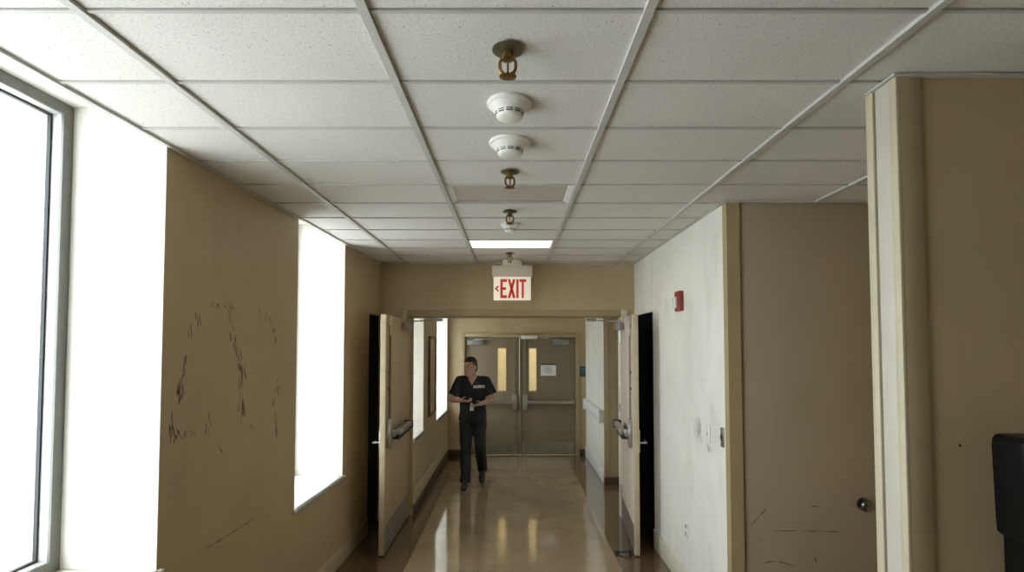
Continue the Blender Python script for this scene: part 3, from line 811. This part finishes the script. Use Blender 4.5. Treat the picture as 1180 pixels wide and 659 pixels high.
def make_detector():
    r = empty('smoke_detector')
    m = MB(); m.lathe([(0.0, 0.004), (0.080, 0.004), (0.083, -0.001), (0.082, -0.009), (0.076, -0.013), (0.0, -0.013)], 36); m.build('mounting_base', 'plastic', r)
    m = MB(); m.lathe([(0.0, -0.012), (0.074, -0.0135), (0.070, -0.020), (0.058, -0.029), (0.053, -0.034), (0.051, -0.040), (0.049, -0.050), (0.046, -0.055), (0.036, -0.060), (0.0, -0.062)], 36)
    body = m.build('detector_head', 'plastic', r)
    m = MB()
    for z0, z1, ra, rb in ((-0.0365, -0.0395, 0.0528, 0.0519), (-0.0430, -0.0475, 0.0514, 0.0505)):
        for k in range(10):
            a0 = 2 * PI * (k + 0.12) / 10; a1 = 2 * PI * (k + 0.88) / 10
            bm = bmesh.new(); n = 5; A = []; B_ = []
            for q in range(n + 1):
                a = a0 + (a1 - a0) * q / n
                A.append(bm.verts.new((ra * math.cos(a), ra * math.sin(a), z0))); B_.append(bm.verts.new((rb * math.cos(a), rb * math.sin(a), z1)))
            for q in range(n):
                bm.faces.new((A[q], B_[q], B_[q + 1], A[q + 1]))
            m.merge(bm)
    m.build('vent_slot', 'slot', body)['kind'] = 'stuff'
    return r
dt0 = make_detector()
DT = [(-0.012, 1.885, 1.0, 'first white smoke detector, just behind the nearest sprinkler'), (-0.013, 2.255, 1.1, 'second white smoke detector, in front of the dull ceiling panel'), (-0.02, 3.80, 0.86, 'small white smoke detector just in front of the lit ceiling panel')]
for i, (x, y, s, lab) in enumerate(DT):
    o = dt0 if i == 0 else copy_tree(dt0)
    o.location = (x, y, CEIL + 0.005); o.scale = (s, s, 1.0); tag(o, lab, 'smoke detector', 'smoke detectors along the ceiling')
    o.rotation_euler.z = 0.7 * i

# ------------------------------------------------------------------ exit sign
ex = tag(empty('exit_sign', (-0.007, 5.39, 2.316)), 'cream exit sign with red letters and left arrow hanging before the doorway', 'exit sign')
b = MB(); b.box(-0.10, 0.10, -0.045, 0.045, 0.355, CEIL - 2.316 + 0.004, 0, 0.004); b.build('canopy', 'signhouse', ex)
b = MB(); b.box(-0.207, 0.207, -0.045, 0.045, 0.243, 0.357, 0, 0.005); b.build('housing', 'signhouse', ex)
b = MB(); b.box(-0.192, 0.192, -0.018, 0.018, 0.0, 0.245, 0, 0.003); face = b.build('face', 'signcream', ex)
yf0, yf1 = -0.0215, -0.0183
def letter(parts, x0, w):
    m = MB()
    for p in parts:
        m.prism([(x0 + u * w, 0.022 + v * 0.195) for u, v in p], 'y', yf0, yf1)
    m.build('letter', 'signred', face)
R_ = lambda a, b_, c, d: [(a, c), (b_, c), (b_, d), (a, d)]
letter([R_(0, .36, 0, 1), R_(.36, 1, 0, .15), R_(.36, .86, .43, .57), R_(.36, 1, .85, 1)], -0.122, 0.068)
letter([[(0, 0), (.32, 0), (1, 1), (.68, 1)], [(.68, 0), (1, 0), (.32, 1), (0, 1)]], -0.046, 0.080)
letter([R_(0, 1, 0, 1)], 0.042, 0.024)
letter([R_(0, 1, .85, 1), R_(.34, .66, 0, .85)], 0.074, 0.070)
b = MB(); b.prism([(-0.180, 0.120), (-0.146, 0.152), (-0.136, 0.142), (-0.158, 0.120), (-0.136, 0.098), (-0.146, 0.088)], 'y', yf0, yf1); b.build('arrow', 'signred', face)

# ------------------------------------------------------------------ wall fittings
fa = tag(empty('fire_alarm', (XR, 4.065, 2.195)), 'red fire alarm strobe high on the pale right wall', 'fire alarm')
b = MB(); b.box(-0.036, -0.0003, -0.062, 0.062, -0.078, 0.078, 0, 0.008, 3); b.build('body', 'red', fa)
b = MB(); b.box(-0.060, -0.0362, -0.026, 0.026, -0.055, 0.035, 0, 0.008, 3); b.build('strobe_lens', 'lens', fa)
b = MB(); [b.box(-0.0375, -0.0362, -0.05, -0.032, z, z + 0.004) for z in (-0.03, -0.02, -0.01, 0, 0.01)]; b.build('speaker_grille', 'slot', fa)
def plate(name, y, z, w, h, mat, label, cat):
    r = tag(empty(name, (XR, y, z)), label, cat)
    m = MB(); m.box(-0.007, -0.0003, -w / 2, w / 2, -h / 2, h / 2, 0, 0.0025); m.build('cover_plate', mat, r)
    return r
r = plate('light_switch', 3.53, 1.262, 0.075, 0.118, 'plastic', 'white switch plate on the grimy patch of the right wall', 'light switch')
b = MB(); b.box(-0.017, -0.0072, -0.006, 0.006, -0.012, 0.012, 0, 0.002); b.build('toggle', 'plastic', r)
r = plate('light_switch', 3.29, 1.278, 0.050, 0.122, 'steel', 'grey metal switch plate at the edge of the right wall', 'light switch')
b = MB(); b.box(-0.016, -0.0072, -0.006, 0.006, -0.014, 0.014, 0, 0.002); b.build('toggle', 'slot', r)
r = plate('wall_outlet', 4.0, 0.462, 0.072, 0.118, 'plastic', 'pale wall outlet low on the right wall above the baseboard', 'outlet')
for z in (-0.028, 0.028):
    b = MB(); b.box(-0.0092, -0.0071, -0.016, 0.016, z - 0.014, z + 0.014, 0, 0.001); s = b.build('socket', 'inkgrey', r)
    b = MB(); b.box(-0.0102, -0.0093, -0.008, -0.005, z - 0.006, z + 0.006); b.box(-0.0102, -0.0093, 0.005, 0.008, z - 0.006, z + 0.006); b.build('slot', 'slot', s)

# bumper rail
hr = tag(empty('bumper_rail', (XR2, 0, 0)), 'thick cream bumper rail on the far right wall', 'handrail')
b = MB(); b.prism([(-0.0004, 0.80), (-0.035, 0.805), (-0.062, 0.835), (-0.068, 0.89), (-0.058, 0.945), (-0.03, 0.968), (-0.0004, 0.972)], 'y', 7.18, 8.72, 0, 0.006); b.build('rail', 'trimpale', hr)
for y0, y1 in ((7.15, 7.1798), (8.7202, 8.75)):
    b = MB(); b.box(-0.072, -0.0004, y0, y1, 0.795, 0.978, 0, 0.012, 3); b.build('end_cap', 'trimpale', hr)

# notice and door number sign
nt_ = tag(empty('notice', (0.603, YF + 0.0265, 1.44)), 'white paper notice taped on the right far door', 'notice')
b = MB(); b.box(-0.130, 0.130, -0.0016, 0, -0.102, 0.102); b.build('sheet', 'paper', nt_)
b = MB(); b.box(-0.130, 0.130, -0.0026, -0.0017, 0.078, 0.102); b.build('header_band', 'ink', nt_)
b = MB()
for z, w in ((0.045, 0.085), (0.022, 0.06), (0.0, 0.09), (-0.022, 0.075), (-0.050, 0.05)):
    b.box(-w, w * 0.8, -0.0024, -0.0017, z - 0.005, z + 0.005)
b.build('print', 'inkgrey', nt_)['kind'] = 'stuff'
rs = tag(empty('room_sign', (1.182, YF, 1.411)), 'small dark teal room sign on the wall right of the far doors', 'sign')
b = MB(); b.box(-0.048, 0.048, -0.012, -0.0004, -0.088, 0.088, 0, 0.003); b.build('plate', 'bluesign', rs)
b = MB(); b.box(-0.040, 0.040, -0.0138, -0.0121, -0.006, 0.006); b.box(-0.036, 0.036, -0.0138, -0.0121, 0.035, 0.06); b.build('raised_band', 'bluelite', rs)

# tall picture between the far windows
pf = tag(empty('picture_frame', (XL2, 7.085, 1.45)), 'tall narrow wood framed picture between the far left windows', 'picture')
b = MB(); hw, hh, e = 0.27, 0.525, 0.035
b.box(0.0004, 0.028, -hw, -hw + e, -hh, hh, 0, 0.004); b.box(0.0004, 0.028, hw - e, hw, -hh, hh, 0, 0.004); b.box(0.0004, 0.028, -hw + e, hw - e, hh - e, hh, 0, 0.004); b.box(0.0004, 0.028, -hw + e, hw - e, -hh, -hh + e, 0, 0.004)
b.build('frame', 'wood', pf)
b = MB(); b.box(0.0006, 0.010, -hw + e, hw - e, -hh + e, hh - e); b.build('mat_board', 'matboard', pf)
b = MB(); b.box(0.0102, 0.012, -0.14, 0.14, -0.36, 0.36); b.build('print', 'trimtan', pf)

# black towel dispenser on the near right wall
dp = tag(empty('towel_dispenser', (1.535, YN, 1.0)), 'black paper towel dispenser on the dim wall at the right edge', 'towel dispenser')
b = MB()
def rounded(w0, w1, d, r, n=6):
    pts = [(w0, -0.0006), (w1, -0.0006)]
    for k in range(n + 1):
        a = k / n * PI / 2; pts.append((w1 - r + r * math.cos(a), -d + r - r * math.sin(a)))
    for k in range(n + 1):
        a = k / n * PI / 2; pts.append((w0 + r - r * math.sin(a), -d + r - r * math.cos(a)))
    return pts
bm = bmesh.new(); R = []
for z, inset, d in ((0.250, 0.020, 0.11), (0.262, 0.006, 0.135), (0.300, 0.003, 0.145), (0.42, 0.0, 0.150), (0.53, -0.003, 0.148), (0.555, 0.0, 0.140), (0.566, 0.010, 0.125), (0.569, 0.02, 0.105)):
    R.append([bm.verts.new((x, y, z)) for x, y in rounded(0.0 + inset, 0.33 - inset, d, 0.055)])
n = len(R[0])
for a, c in zip(R, R[1:]):
    for k in range(n): bm.faces.new((a[k], a[(k + 1) % n], c[(k + 1) % n], c[k]))
bm.faces.new(R[0][::-1]); bm.faces.new(R[-1]); bmesh.ops.recalc_face_normals(bm, faces=bm.faces[:])
b.merge(bm); cov = b.build('cover', 'blackplastic', dp)
b = MB(); b.box(0.10, 0.23, -0.1545, -0.140, 0.40, 0.50, 0, 0.004); b.build('level_window', 'smoked', cov)
b = MB(); b.prism(rounded(0.024, 0.306, 0.125, 0.04), 'z', -0.02, 0.252, 0, 0.003); low = b.build('lower_body', 'blackplastic', dp)
b = MB(); b.box(0.07, 0.26, -0.128, -0.11, 0.0, 0.10, 0, 0.004); b.build('paper_slot', 'smoked', low)
b = MB(); b.box(0.10, 0.23, -0.132, -0.1285, -0.015, 0.06); b.build('paper_towel', 'paper', low)

# ------------------------------------------------------------------ person
PL = (-0.535, 7.03, 0.0)
person = tag(empty('person', PL), 'person in dark scrubs walking towards the camera, hands together, looking aside', 'person')

def remesh(mb, voxel, smooth=4, fac=0.5):
    me = bpy.data.meshes.new('tmp'); mb.bm.to_mesh(me); mb.bm.free()
    o = bpy.data.objects.new('tmp', me); COL.objects.link(o)
    r = o.modifiers.new('r', 'REMESH'); r.mode = 'VOXEL'; r.voxel_size = voxel; r.adaptivity = 0.0
    s = o.modifiers.new('s', 'SMOOTH'); s.iterations = smooth; s.factor = fac
    dg = bpy.context.evaluated_depsgraph_get(); dg.update()
    m2 = bpy.data.meshes.new_from_object(o.evaluated_get(dg))
    bpy.data.objects.remove(o); bpy.data.meshes.remove(me)
    out = MB(); out.bm.from_mesh(m2); bpy.data.meshes.remove(m2)
    return out

V = Vector
sh = {-1: V((-0.165, 0.015, 1.385)), 1: V((0.165, 0.0, 1.385))}
el = {-1: V((-0.275, 0.03, 1.125)), 1: V((0.262, -0.01, 1.135))}
wr_ = {-1: V((-0.105, -0.205, 1.135)), 1: V((0.108, -0.225, 1.092))}
hip = {-1: V((-0.085, -0.01, 0.88)), 1: V((0.085, 0.01, 0.88))}
kn = {-1: V((-0.085, -0.10, 0.485)), 1: V((0.105, -0.03, 0.480))}
an = {-1: V((-0.083, -0.135, 0.080)), 1: V((0.115, 0.245, 0.155))}
toe = {-1: V((-0.088, -0.315, 0.024)), 1: V((0.118, 0.085, 0.030))}
heel = {-1: V((-0.083, -0.095, 0.034)), 1: V((0.115, 0.30, 0.145))}
HZ = 1.565   # head centre height
HM = Matrix.Translation((-0.028, -0.035, HZ)) @ Matrix.Rotation(math.radians(-34), 4, 'Z') @ Matrix.Rotation(math.radians(9), 4, 'X')

def head_mb():
    m = MB()
    m.rings([(0, -0.048, -0.118, 0.022, 0.026), (0, -0.042, -0.108, 0.038, 0.046), (0, -0.030, -0.085, 0.053, 0.063), (0, -0.012, -0.055, 0.063, 0.082), (0, 0.0, -0.02, 0.069, 0.094),
             (0, 0.004, 0.02, 0.073, 0.100), (0, 0.006, 0.055, 0.073, 0.099), (0, 0.008, 0.085, 0.064, 0.087), (0, 0.010, 0.108, 0.045, 0.062), (0, 0.010, 0.119, 0.018, 0.026)], 24)
    # brow, nose, cheeks, chin, mouth, ears
    m.tube([(-0.042, -0.082, 0.022), (-0.015, -0.096, 0.026), (0.015, -0.096, 0.026), (0.042, -0.082, 0.022)], [0.010, 0.011, 0.011, 0.010], 10)
    m.tube([(0, -0.092, 0.016), (0, -0.105, -0.008), (0, -0.116, -0.028), (0, -0.104, -0.036)], [0.0085, 0.0095, 0.013, 0.009], 10)
    for s in (-1, 1):
        m.ball((s * 0.011, -0.104, -0.030), (0.008, 0.010, 0.007))
        m.ball((s * 0.038, -0.070, -0.022), (0.022, 0.020, 0.020))
        m.ball((s * 0.074, 0.012, -0.008), (0.008, 0.018, 0.031))
    m.ball((0, -0.082, -0.098), (0.022, 0.018, 0.016))
    m.ball((0, -0.084, -0.060), (0.024, 0.014, 0.012))
    return m

def arm_hand(m, s):
    """s=-1 the person's right arm. Upper arm, forearm, palm, five fingers."""
    a, e, w = sh[s], el[s], wr_[s]
    m.tube([a + V((s * -0.03, 0, 0.02)), a, a.lerp(e, .35), a.lerp(e, .75), e, e.lerp(w, .25), e.lerp(w, .6), w], [0.05, 0.054, 0.047, 0.040, 0.037, 0.039, 0.033, (0.027, 0.023)], 14)
    m.ball(e, 0.038)
    d = (w - e).normalized()
    d = (d + V((-s * 0.5, 0, -0.02))).normalized()        # fingers run inwards, across the front
    nrm = V((0, 0.35, 1.0)); nrm = (nrm - d * nrm.dot(d)).normalized()   # palm looks up
    side = d.cross(nrm) * (1 if s < 0 else -1)                             # towards the thumb
    if side.y > 0: side = -side
    p0, p1 = w, w + d * 0.085
    m.tube([w - d * 0.01, w + d * 0.02, w + d * 0.055, p1], [(0.028, 0.021), (0.036, 0.018), (0.042, 0.016), (0.040, 0.013)], 14, up=nrm)
    L = [0.072, 0.080, 0.075, 0.058]
    for k in range(4):
        off = side * (0.030 - 0.020 * k)
        st = w + d * 0.078 + off
        l = L[k]
        q1 = st + d * l * 0.45 + nrm * l * 0.08
        dd = (d * 0.62 + nrm * 0.78).normalized(); q2 = q1 + dd * l * 0.32
        d3 = (d * -0.05 + nrm * 1.0).normalized(); q3 = q2 + d3 * l * 0.25
        m.tube([st - d * 0.02, st, q1, q2, q3], [0.0090, 0.0092, 0.0085, 0.0078, 0.0062], 8, up=side)
    tb = w + d * 0.018 + side * 0.026
    t1 = tb - d * 0.006 + side * 0.016 + nrm * 0.030; t2 = t1 + d * 0.030 + nrm * 0.012; t3 = t2 + d * 0.024 - nrm * 0.001
    m.tube([tb - d * 0.01, tb, t1, t2, t3], [0.013, 0.0125, 0.0105, 0.0095, 0.0070], 8, up=side)
    return d, nrm, side

def leg(m, s, k=1.0, add=0.0):
    h, kk, a = hip[s], kn[s], an[s]
    m.tube([h + V((0, 0, 0.06)), h, h.lerp(kk, .35), h.lerp(kk, .8), kk, kk.lerp(a, .28), kk.lerp(a, .7), a], [r * k + add for r in (0.085, 0.084, 0.075, 0.058, 0.052, 0.054, 0.040, 0.034)], 16)

m = MB()
m.rings([(0, 0.0, 0.80, 0.09, 0.075), (0, 0.0, 0.86, 0.150, 0.105), (0, 0, 0.93, 0.158, 0.112), (0, 0, 1.02, 0.140, 0.102), (0, 0, 1.10, 0.136, 0.100), (0, 0.002, 1.22, 0.152, 0.112), (0, 0.005, 1.32, 0.165, 0.112), (0, 0.010, 1.385, 0.150, 0.090), (0, 0.014, 1.425, 0.095, 0.068), (0, 0.012, 1.445, 0.062, 0.058)], 28)
m.tube([(0, 0.012, 1.40), (-0.006, 0.004, 1.45), (-0.020, -0.018, 1.53)], [(0.058, 0.056), (0.053, 0.053), (0.053, 0.054)], 16)
h = head_mb(); h.xf(HM); tmp = bpy.data.meshes.new('t'); h.bm.to_mesh(tmp); h.bm.free(); m.bm.from_mesh(tmp); bpy.data.meshes.remove(tmp)
for s in (-1, 1):
    fr_ = arm_hand(m, s)
    if s < 0: hand_frame = fr_
    leg(m, s)
    # feet
    m.tube([heel[s], an[s].lerp(toe[s], .15), an[s].lerp(toe[s], .6) + V((0, 0, -0.008)), toe[s]], [(0.032, 0.030), (0.036, 0.042), (0.042, 0.028), (0.030, 0.016)], 12)
body = remesh(m, 0.0055, 3)
body.build('body', 'skin', person)

# scrub top: torso and sleeves as one cloth shell, cut open at neck and hem
m = MB()
m.rings([(0, 0.0, 0.845, 0.190, 0.140), (0, 0, 0.90, 0.186, 0.138), (0, 0, 1.00, 0.176, 0.130), (0, 0, 1.12, 0.172, 0.126), (0, 0.002, 1.22, 0.180, 0.132), (0, 0.005, 1.32, 0.186, 0.128), (0, 0.010, 1.385, 0.166, 0.104), (0, 0.014, 1.425, 0.110, 0.080), (0, 0.012, 1.452, 0.076, 0.070), (0, 0.012, 1.475, 0.070, 0.066)], 32)
for s in (-1, 1):
    a, e = sh[s], el[s]
    m.tube([a + V((s * -0.06, 0, 0.012)), a + V((s * 0.008, 0, 0.0)), a.lerp(e, .35) + V((s * .006, 0, 0)), a.lerp(e, .72) + V((s * .010, 0, 0)), a.lerp(e, .78) + V((s * .010, 0, 0))], [0.062, 0.070, 0.071, 0.078, 0.079], 18)
top = remesh(m, 0.009, 3)
bm = top.bm; bm.normal_update()
def cut(bm, co_, no_):
    bmesh.ops.bisect_plane(bm, geom=bm.verts[:] + bm.edges[:] + bm.faces[:], plane_co=co_, plane_no=no_)
VB, VH, VW = 1.325, 0.115, 0.066
cut(bm, V((0, 0, 0.862)), V((0, 0, 1)))
cut(bm, V((0, 0, 1.446)), V((0, 0, 1)))
for s in (-1, 1):
    cut(bm, V((-0.004, 0, VB)), V((VH, 0, -s * VW)))
    ax = el[s] - sh[s]
    cut(bm, sh[s] + ax * 0.75, ax.normalized())
kill = []
for f in bm.faces:
    c = f.calc_center_median()
    vneck = c.y < -0.02 and c.z > VB and abs(c.x + 0.004) < VW * (c.z - VB) / VH
    bad = c.z > 1.446 or vneck or c.z < 0.862
    for s in (-1, 1):
        ax = (el[s] - sh[s]); t_ = (c - sh[s]).dot(ax) / ax.length_squared
        if t_ > 0.75 and (c - (sh[s] + ax * t_)).length < 0.11 and abs(c.x) > 0.17:
            bad = True
    if bad: kill.append(f)
bmesh.ops.delete(bm, geom=kill, context='FACES')
# cloth thickness and folds
for v in bm.verts:
    v.co += v.normal * (0.0035 * math.sin(26 * v.co.z + 9 * v.co.x) * math.sin(17 * v.co.x + 5 * v.co.z))
sol = bmesh.ops.solidify(bm, geom=bm.faces[:], thickness=0.003)
bvh = BVHTree.FromBMesh(bm)
scr = top.build('scrub_top', 'scrub', person)
# chest print
cu = bpy.data.curves.new('print', 'FONT'); cu.body = 'NCPRD'; cu.align_x = 'CENTER'; cu.size = 0.046; cu.extrude = 0.0; cu.offset = 0.0026
to = bpy.data.objects.new('tmp', cu); COL.objects.link(to)
dg = bpy.context.evaluated_depsgraph_get(); dg.update()
tm = bpy.data.meshes.new_from_object(to.evaluated_get(dg)); bpy.data.objects.remove(to)
b = MB(); b.bm.from_mesh(tm); bpy.data.meshes.remove(tm)
bmesh.ops.triangulate(b.bm, faces=b.bm.faces[:])
bmesh.ops.subdivide_edges(b.bm, edges=[e for e in b.bm.edges if e.calc_length() > 0.012], cuts=1)
for v in b.bm.verts:
    x, z = v.co.x * 0.95 + 0.090, v.co.y + 1.293
    hit = bvh.ray_cast(V((x, -0.6, z)), V((0, 1, 0)))
    v.co = V((x, (hit[0].y if hit[0] else -0.12) - 0.0025, z))
ch = b.build('chest_print', 'print', scr); ch['label'] = 'white lettering on the chest'

# trousers
m = MB()
m.rings([(0, 0.0, 0.775, 0.120, 0.095), (0, 0.0, 0.84, 0.168, 0.122), (0, 0, 0.93, 0.170, 0.124), (0, 0, 1.00, 0.152, 0.112), (0, 0, 1.03, 0.148, 0.110)], 28)
for s in (-1, 1):
    h_, kk, a = hip[s], kn[s], an[s]
    end = a + (a - kk).normalized() * 0.012
    m.tube([h_ + V((0, 0, 0.05)), h_, h_.lerp(kk, .35), h_.lerp(kk, .8), kk, kk.lerp(end, .3), kk.lerp(end, .7), end], [0.096, 0.098, 0.092, 0.078, 0.073, 0.074, 0.070, 0.069], 18)
tr_ = remesh(m, 0.010, 3)
bm = tr_.bm; bm.normal_update()
for v in bm.verts:
    v.co += v.normal * (0.004 * math.sin(31 * v.co.z + 11 * v.co.x) * math.sin(9 * v.co.z + 40 * v.co.x))
tr_.build('scrub_trousers', 'pants', person)
# shoes
for s in (-1, 1):
    m = MB()
    f = (toe[s] - heel[s]); fl = f.normalized(); up = V((0, 0, 1)); up = (up - fl * up.dot(fl)).normalized()
    hb = heel[s]; L_ = f.length + 0.03
    m.tube([hb - fl * 0.015 + up * 0.012, hb + fl * 0.02 + up * 0.022, hb + fl * L_ * .35 + up * 0.030, hb + fl * L_ * .65 + up * 0.012, hb + fl * L_ * .92, hb + fl * L_], [(0.028, 0.034), (0.038, 0.048), (0.042, 0.056), (0.048, 0.040), (0.040, 0.028), (0.018, 0.016)], 16, up=up)
    sh_ = remesh(m, 0.006, 3).build('shoe', 'shoe', person)
    m = MB(); base = -up * 0.026
    m.tube([hb - fl * 0.018 + base, hb + fl * 0.02 + base, hb + fl * L_ * .35 + base, hb + fl * L_ * .65 + base, hb + fl * L_ * .92 + base, hb + fl * L_ * 1.01 + base], [(0.026, 0.007), (0.040, 0.009), (0.042, 0.009), (0.050, 0.009), (0.043, 0.009), (0.020, 0.007)], 16, up=up)
    m.build('sole', 'sole', sh_)
# hair: cap over crown, back and sides of the head
m = MB()
m.rings([(0, 0.040, -0.075, 0.050, 0.050), (0, 0.036, -0.04, 0.066, 0.070), (0, 0.022, 0.0, 0.076, 0.090), (0, 0.012, 0.04, 0.080, 0.101), (0, 0.006, 0.075, 0.078, 0.103), (0, 0.004, 0.105, 0.064, 0.088), (0, 0.004, 0.128, 0.040, 0.056), (0, 0.004, 0.137, 0.014, 0.018)], 28)
hm = remesh(m, 0.006, 2)
for co_, no_ in (((0, 0, 0.082), (0, 0, 1)), ((0, -0.030, 0), (0, 1, 0)), ((0, 0, 0.035), (0, 0, 1)), ((0, -0.008, 0), (0, 1, 0)), ((0, 0, 0.02), (0, 0, 1)), ((0, 0.036, 0), (0, 1, 0))):
    cut(hm.bm, V(co_), V(no_))
bmesh.ops.delete(hm.bm, geom=[f for f in hm.bm.faces if (lambda c: (c.y < -0.030 and c.z < 0.082) or (c.z < 0.035 and c.y < -0.008) or (abs(c.x) > 0.055 and c.z < 0.02 and c.y < 0.036))(f.calc_center_median())], context='FACES')
for v in hm.bm.verts:
    v.co *= 1 + 0.012 * math.sin(140 * v.co.x) * math.sin(90 * v.co.y + 60 * v.co.z)
bmesh.ops.solidify(hm.bm, geom=hm.bm.faces[:], thickness=0.008)
hm.xf(HM); hm.build('hair', 'hair', person)
for s in (-1, 1):
    m = MB(); m.ball((s * 0.030, -0.0835, 0.004), (0.0125, 0.0105, 0.0058)); m.xf(HM); ey = m.build('eye', 'eye', person)
    m = MB(); m.ball((s * 0.030, -0.0925, 0.003), (0.0058, 0.004, 0.0058), 0, 10); m.xf(HM); m.build('iris', 'iris', ey)
    m = MB(); m.tube([(s * 0.014, -0.104, 0.025), (s * 0.032, -0.099, 0.030), (s * 0.050, -0.082, 0.024)], [0.0035, 0.0042, 0.0025], 8); m.xf(HM); m.build('eyebrow', 'hair', person)
m = MB(); m.tube([(-0.022, -0.092, -0.060), (0, -0.099, -0.059), (0.022, -0.092, -0.060)], [0.003, 0.0065, 0.003], 8); m.xf(HM); m.build('lips', 'lip', person)

# handset held between the hands, badge clipped at the waist
hd_, hn_, hs_ = hand_frame
hc_ = wr_[-1] + hd_ * 0.066 + hn_ * 0.0245
ph = tag(empty('handset', V(PL) + hc_), 'small dark handset held in the walking person\'s hands', 'phone')
HR = Matrix((hd_, hs_, hn_)).transposed().to_4x4()
b = MB(); b.box(-0.033, 0.033, -0.065, 0.065, -0.004, 0.004, 0, 0.002); b.xf(HR); b.build('case', 'device', ph)
b = MB(); b.box(-0.029, 0.029, -0.058, 0.058, 0.0042, 0.005); b.xf(HR); b.build('screen', 'smoked', ph)
hit = bvh.ray_cast(V((0.0, -0.6, 1.035)), V((0, 1, 0)))
yb_ = hit[0].y if hit[0] else -0.13
bd = tag(empty('id_badge', (PL[0] - 0.003, PL[1] + yb_ - 0.003, 1.035)), 'pale badge hanging at the waist of the person\'s dark scrub top', 'badge')
b = MB(); b.box(-0.027, 0.027, -0.003, -0.0005, -0.040, 0.028, 0, 0.001); b.build('card', 'paper', bd)
b = MB(); b.box(-0.008, 0.008, -0.005, 0.0, 0.0285, 0.045, 0, 0.001); b.build('clip', 'steel', bd)

# ------------------------------------------------------------------ outside, world, lights
b = MB(); b.box(-60, -2.75, -40, 40, -0.35, -0.20)
tag(b.build('ground', 'ground'), 'pale pavement outside the windows', 'ground', kind='structure')
w = bpy.data.worlds.new('world'); scene.world = w; w.use_nodes = True
bg = w.node_tree.nodes['Background']
bg.inputs['Color'].default_value = (0.87, 0.945, 1.0, 1)
bg.inputs['Strength'].default_value = 6.0

scene.view_settings.view_transform = 'Standard'
scene.view_settings.look = 'None'
scene.view_settings.gamma = 1.0
scene.view_settings.use_curve_mapping = False
scene.view_settings.exposure = 0.62
scene.cycles.max_bounces = 12
scene.cycles.diffuse_bounces = 8
scene.cycles.use_denoising = True
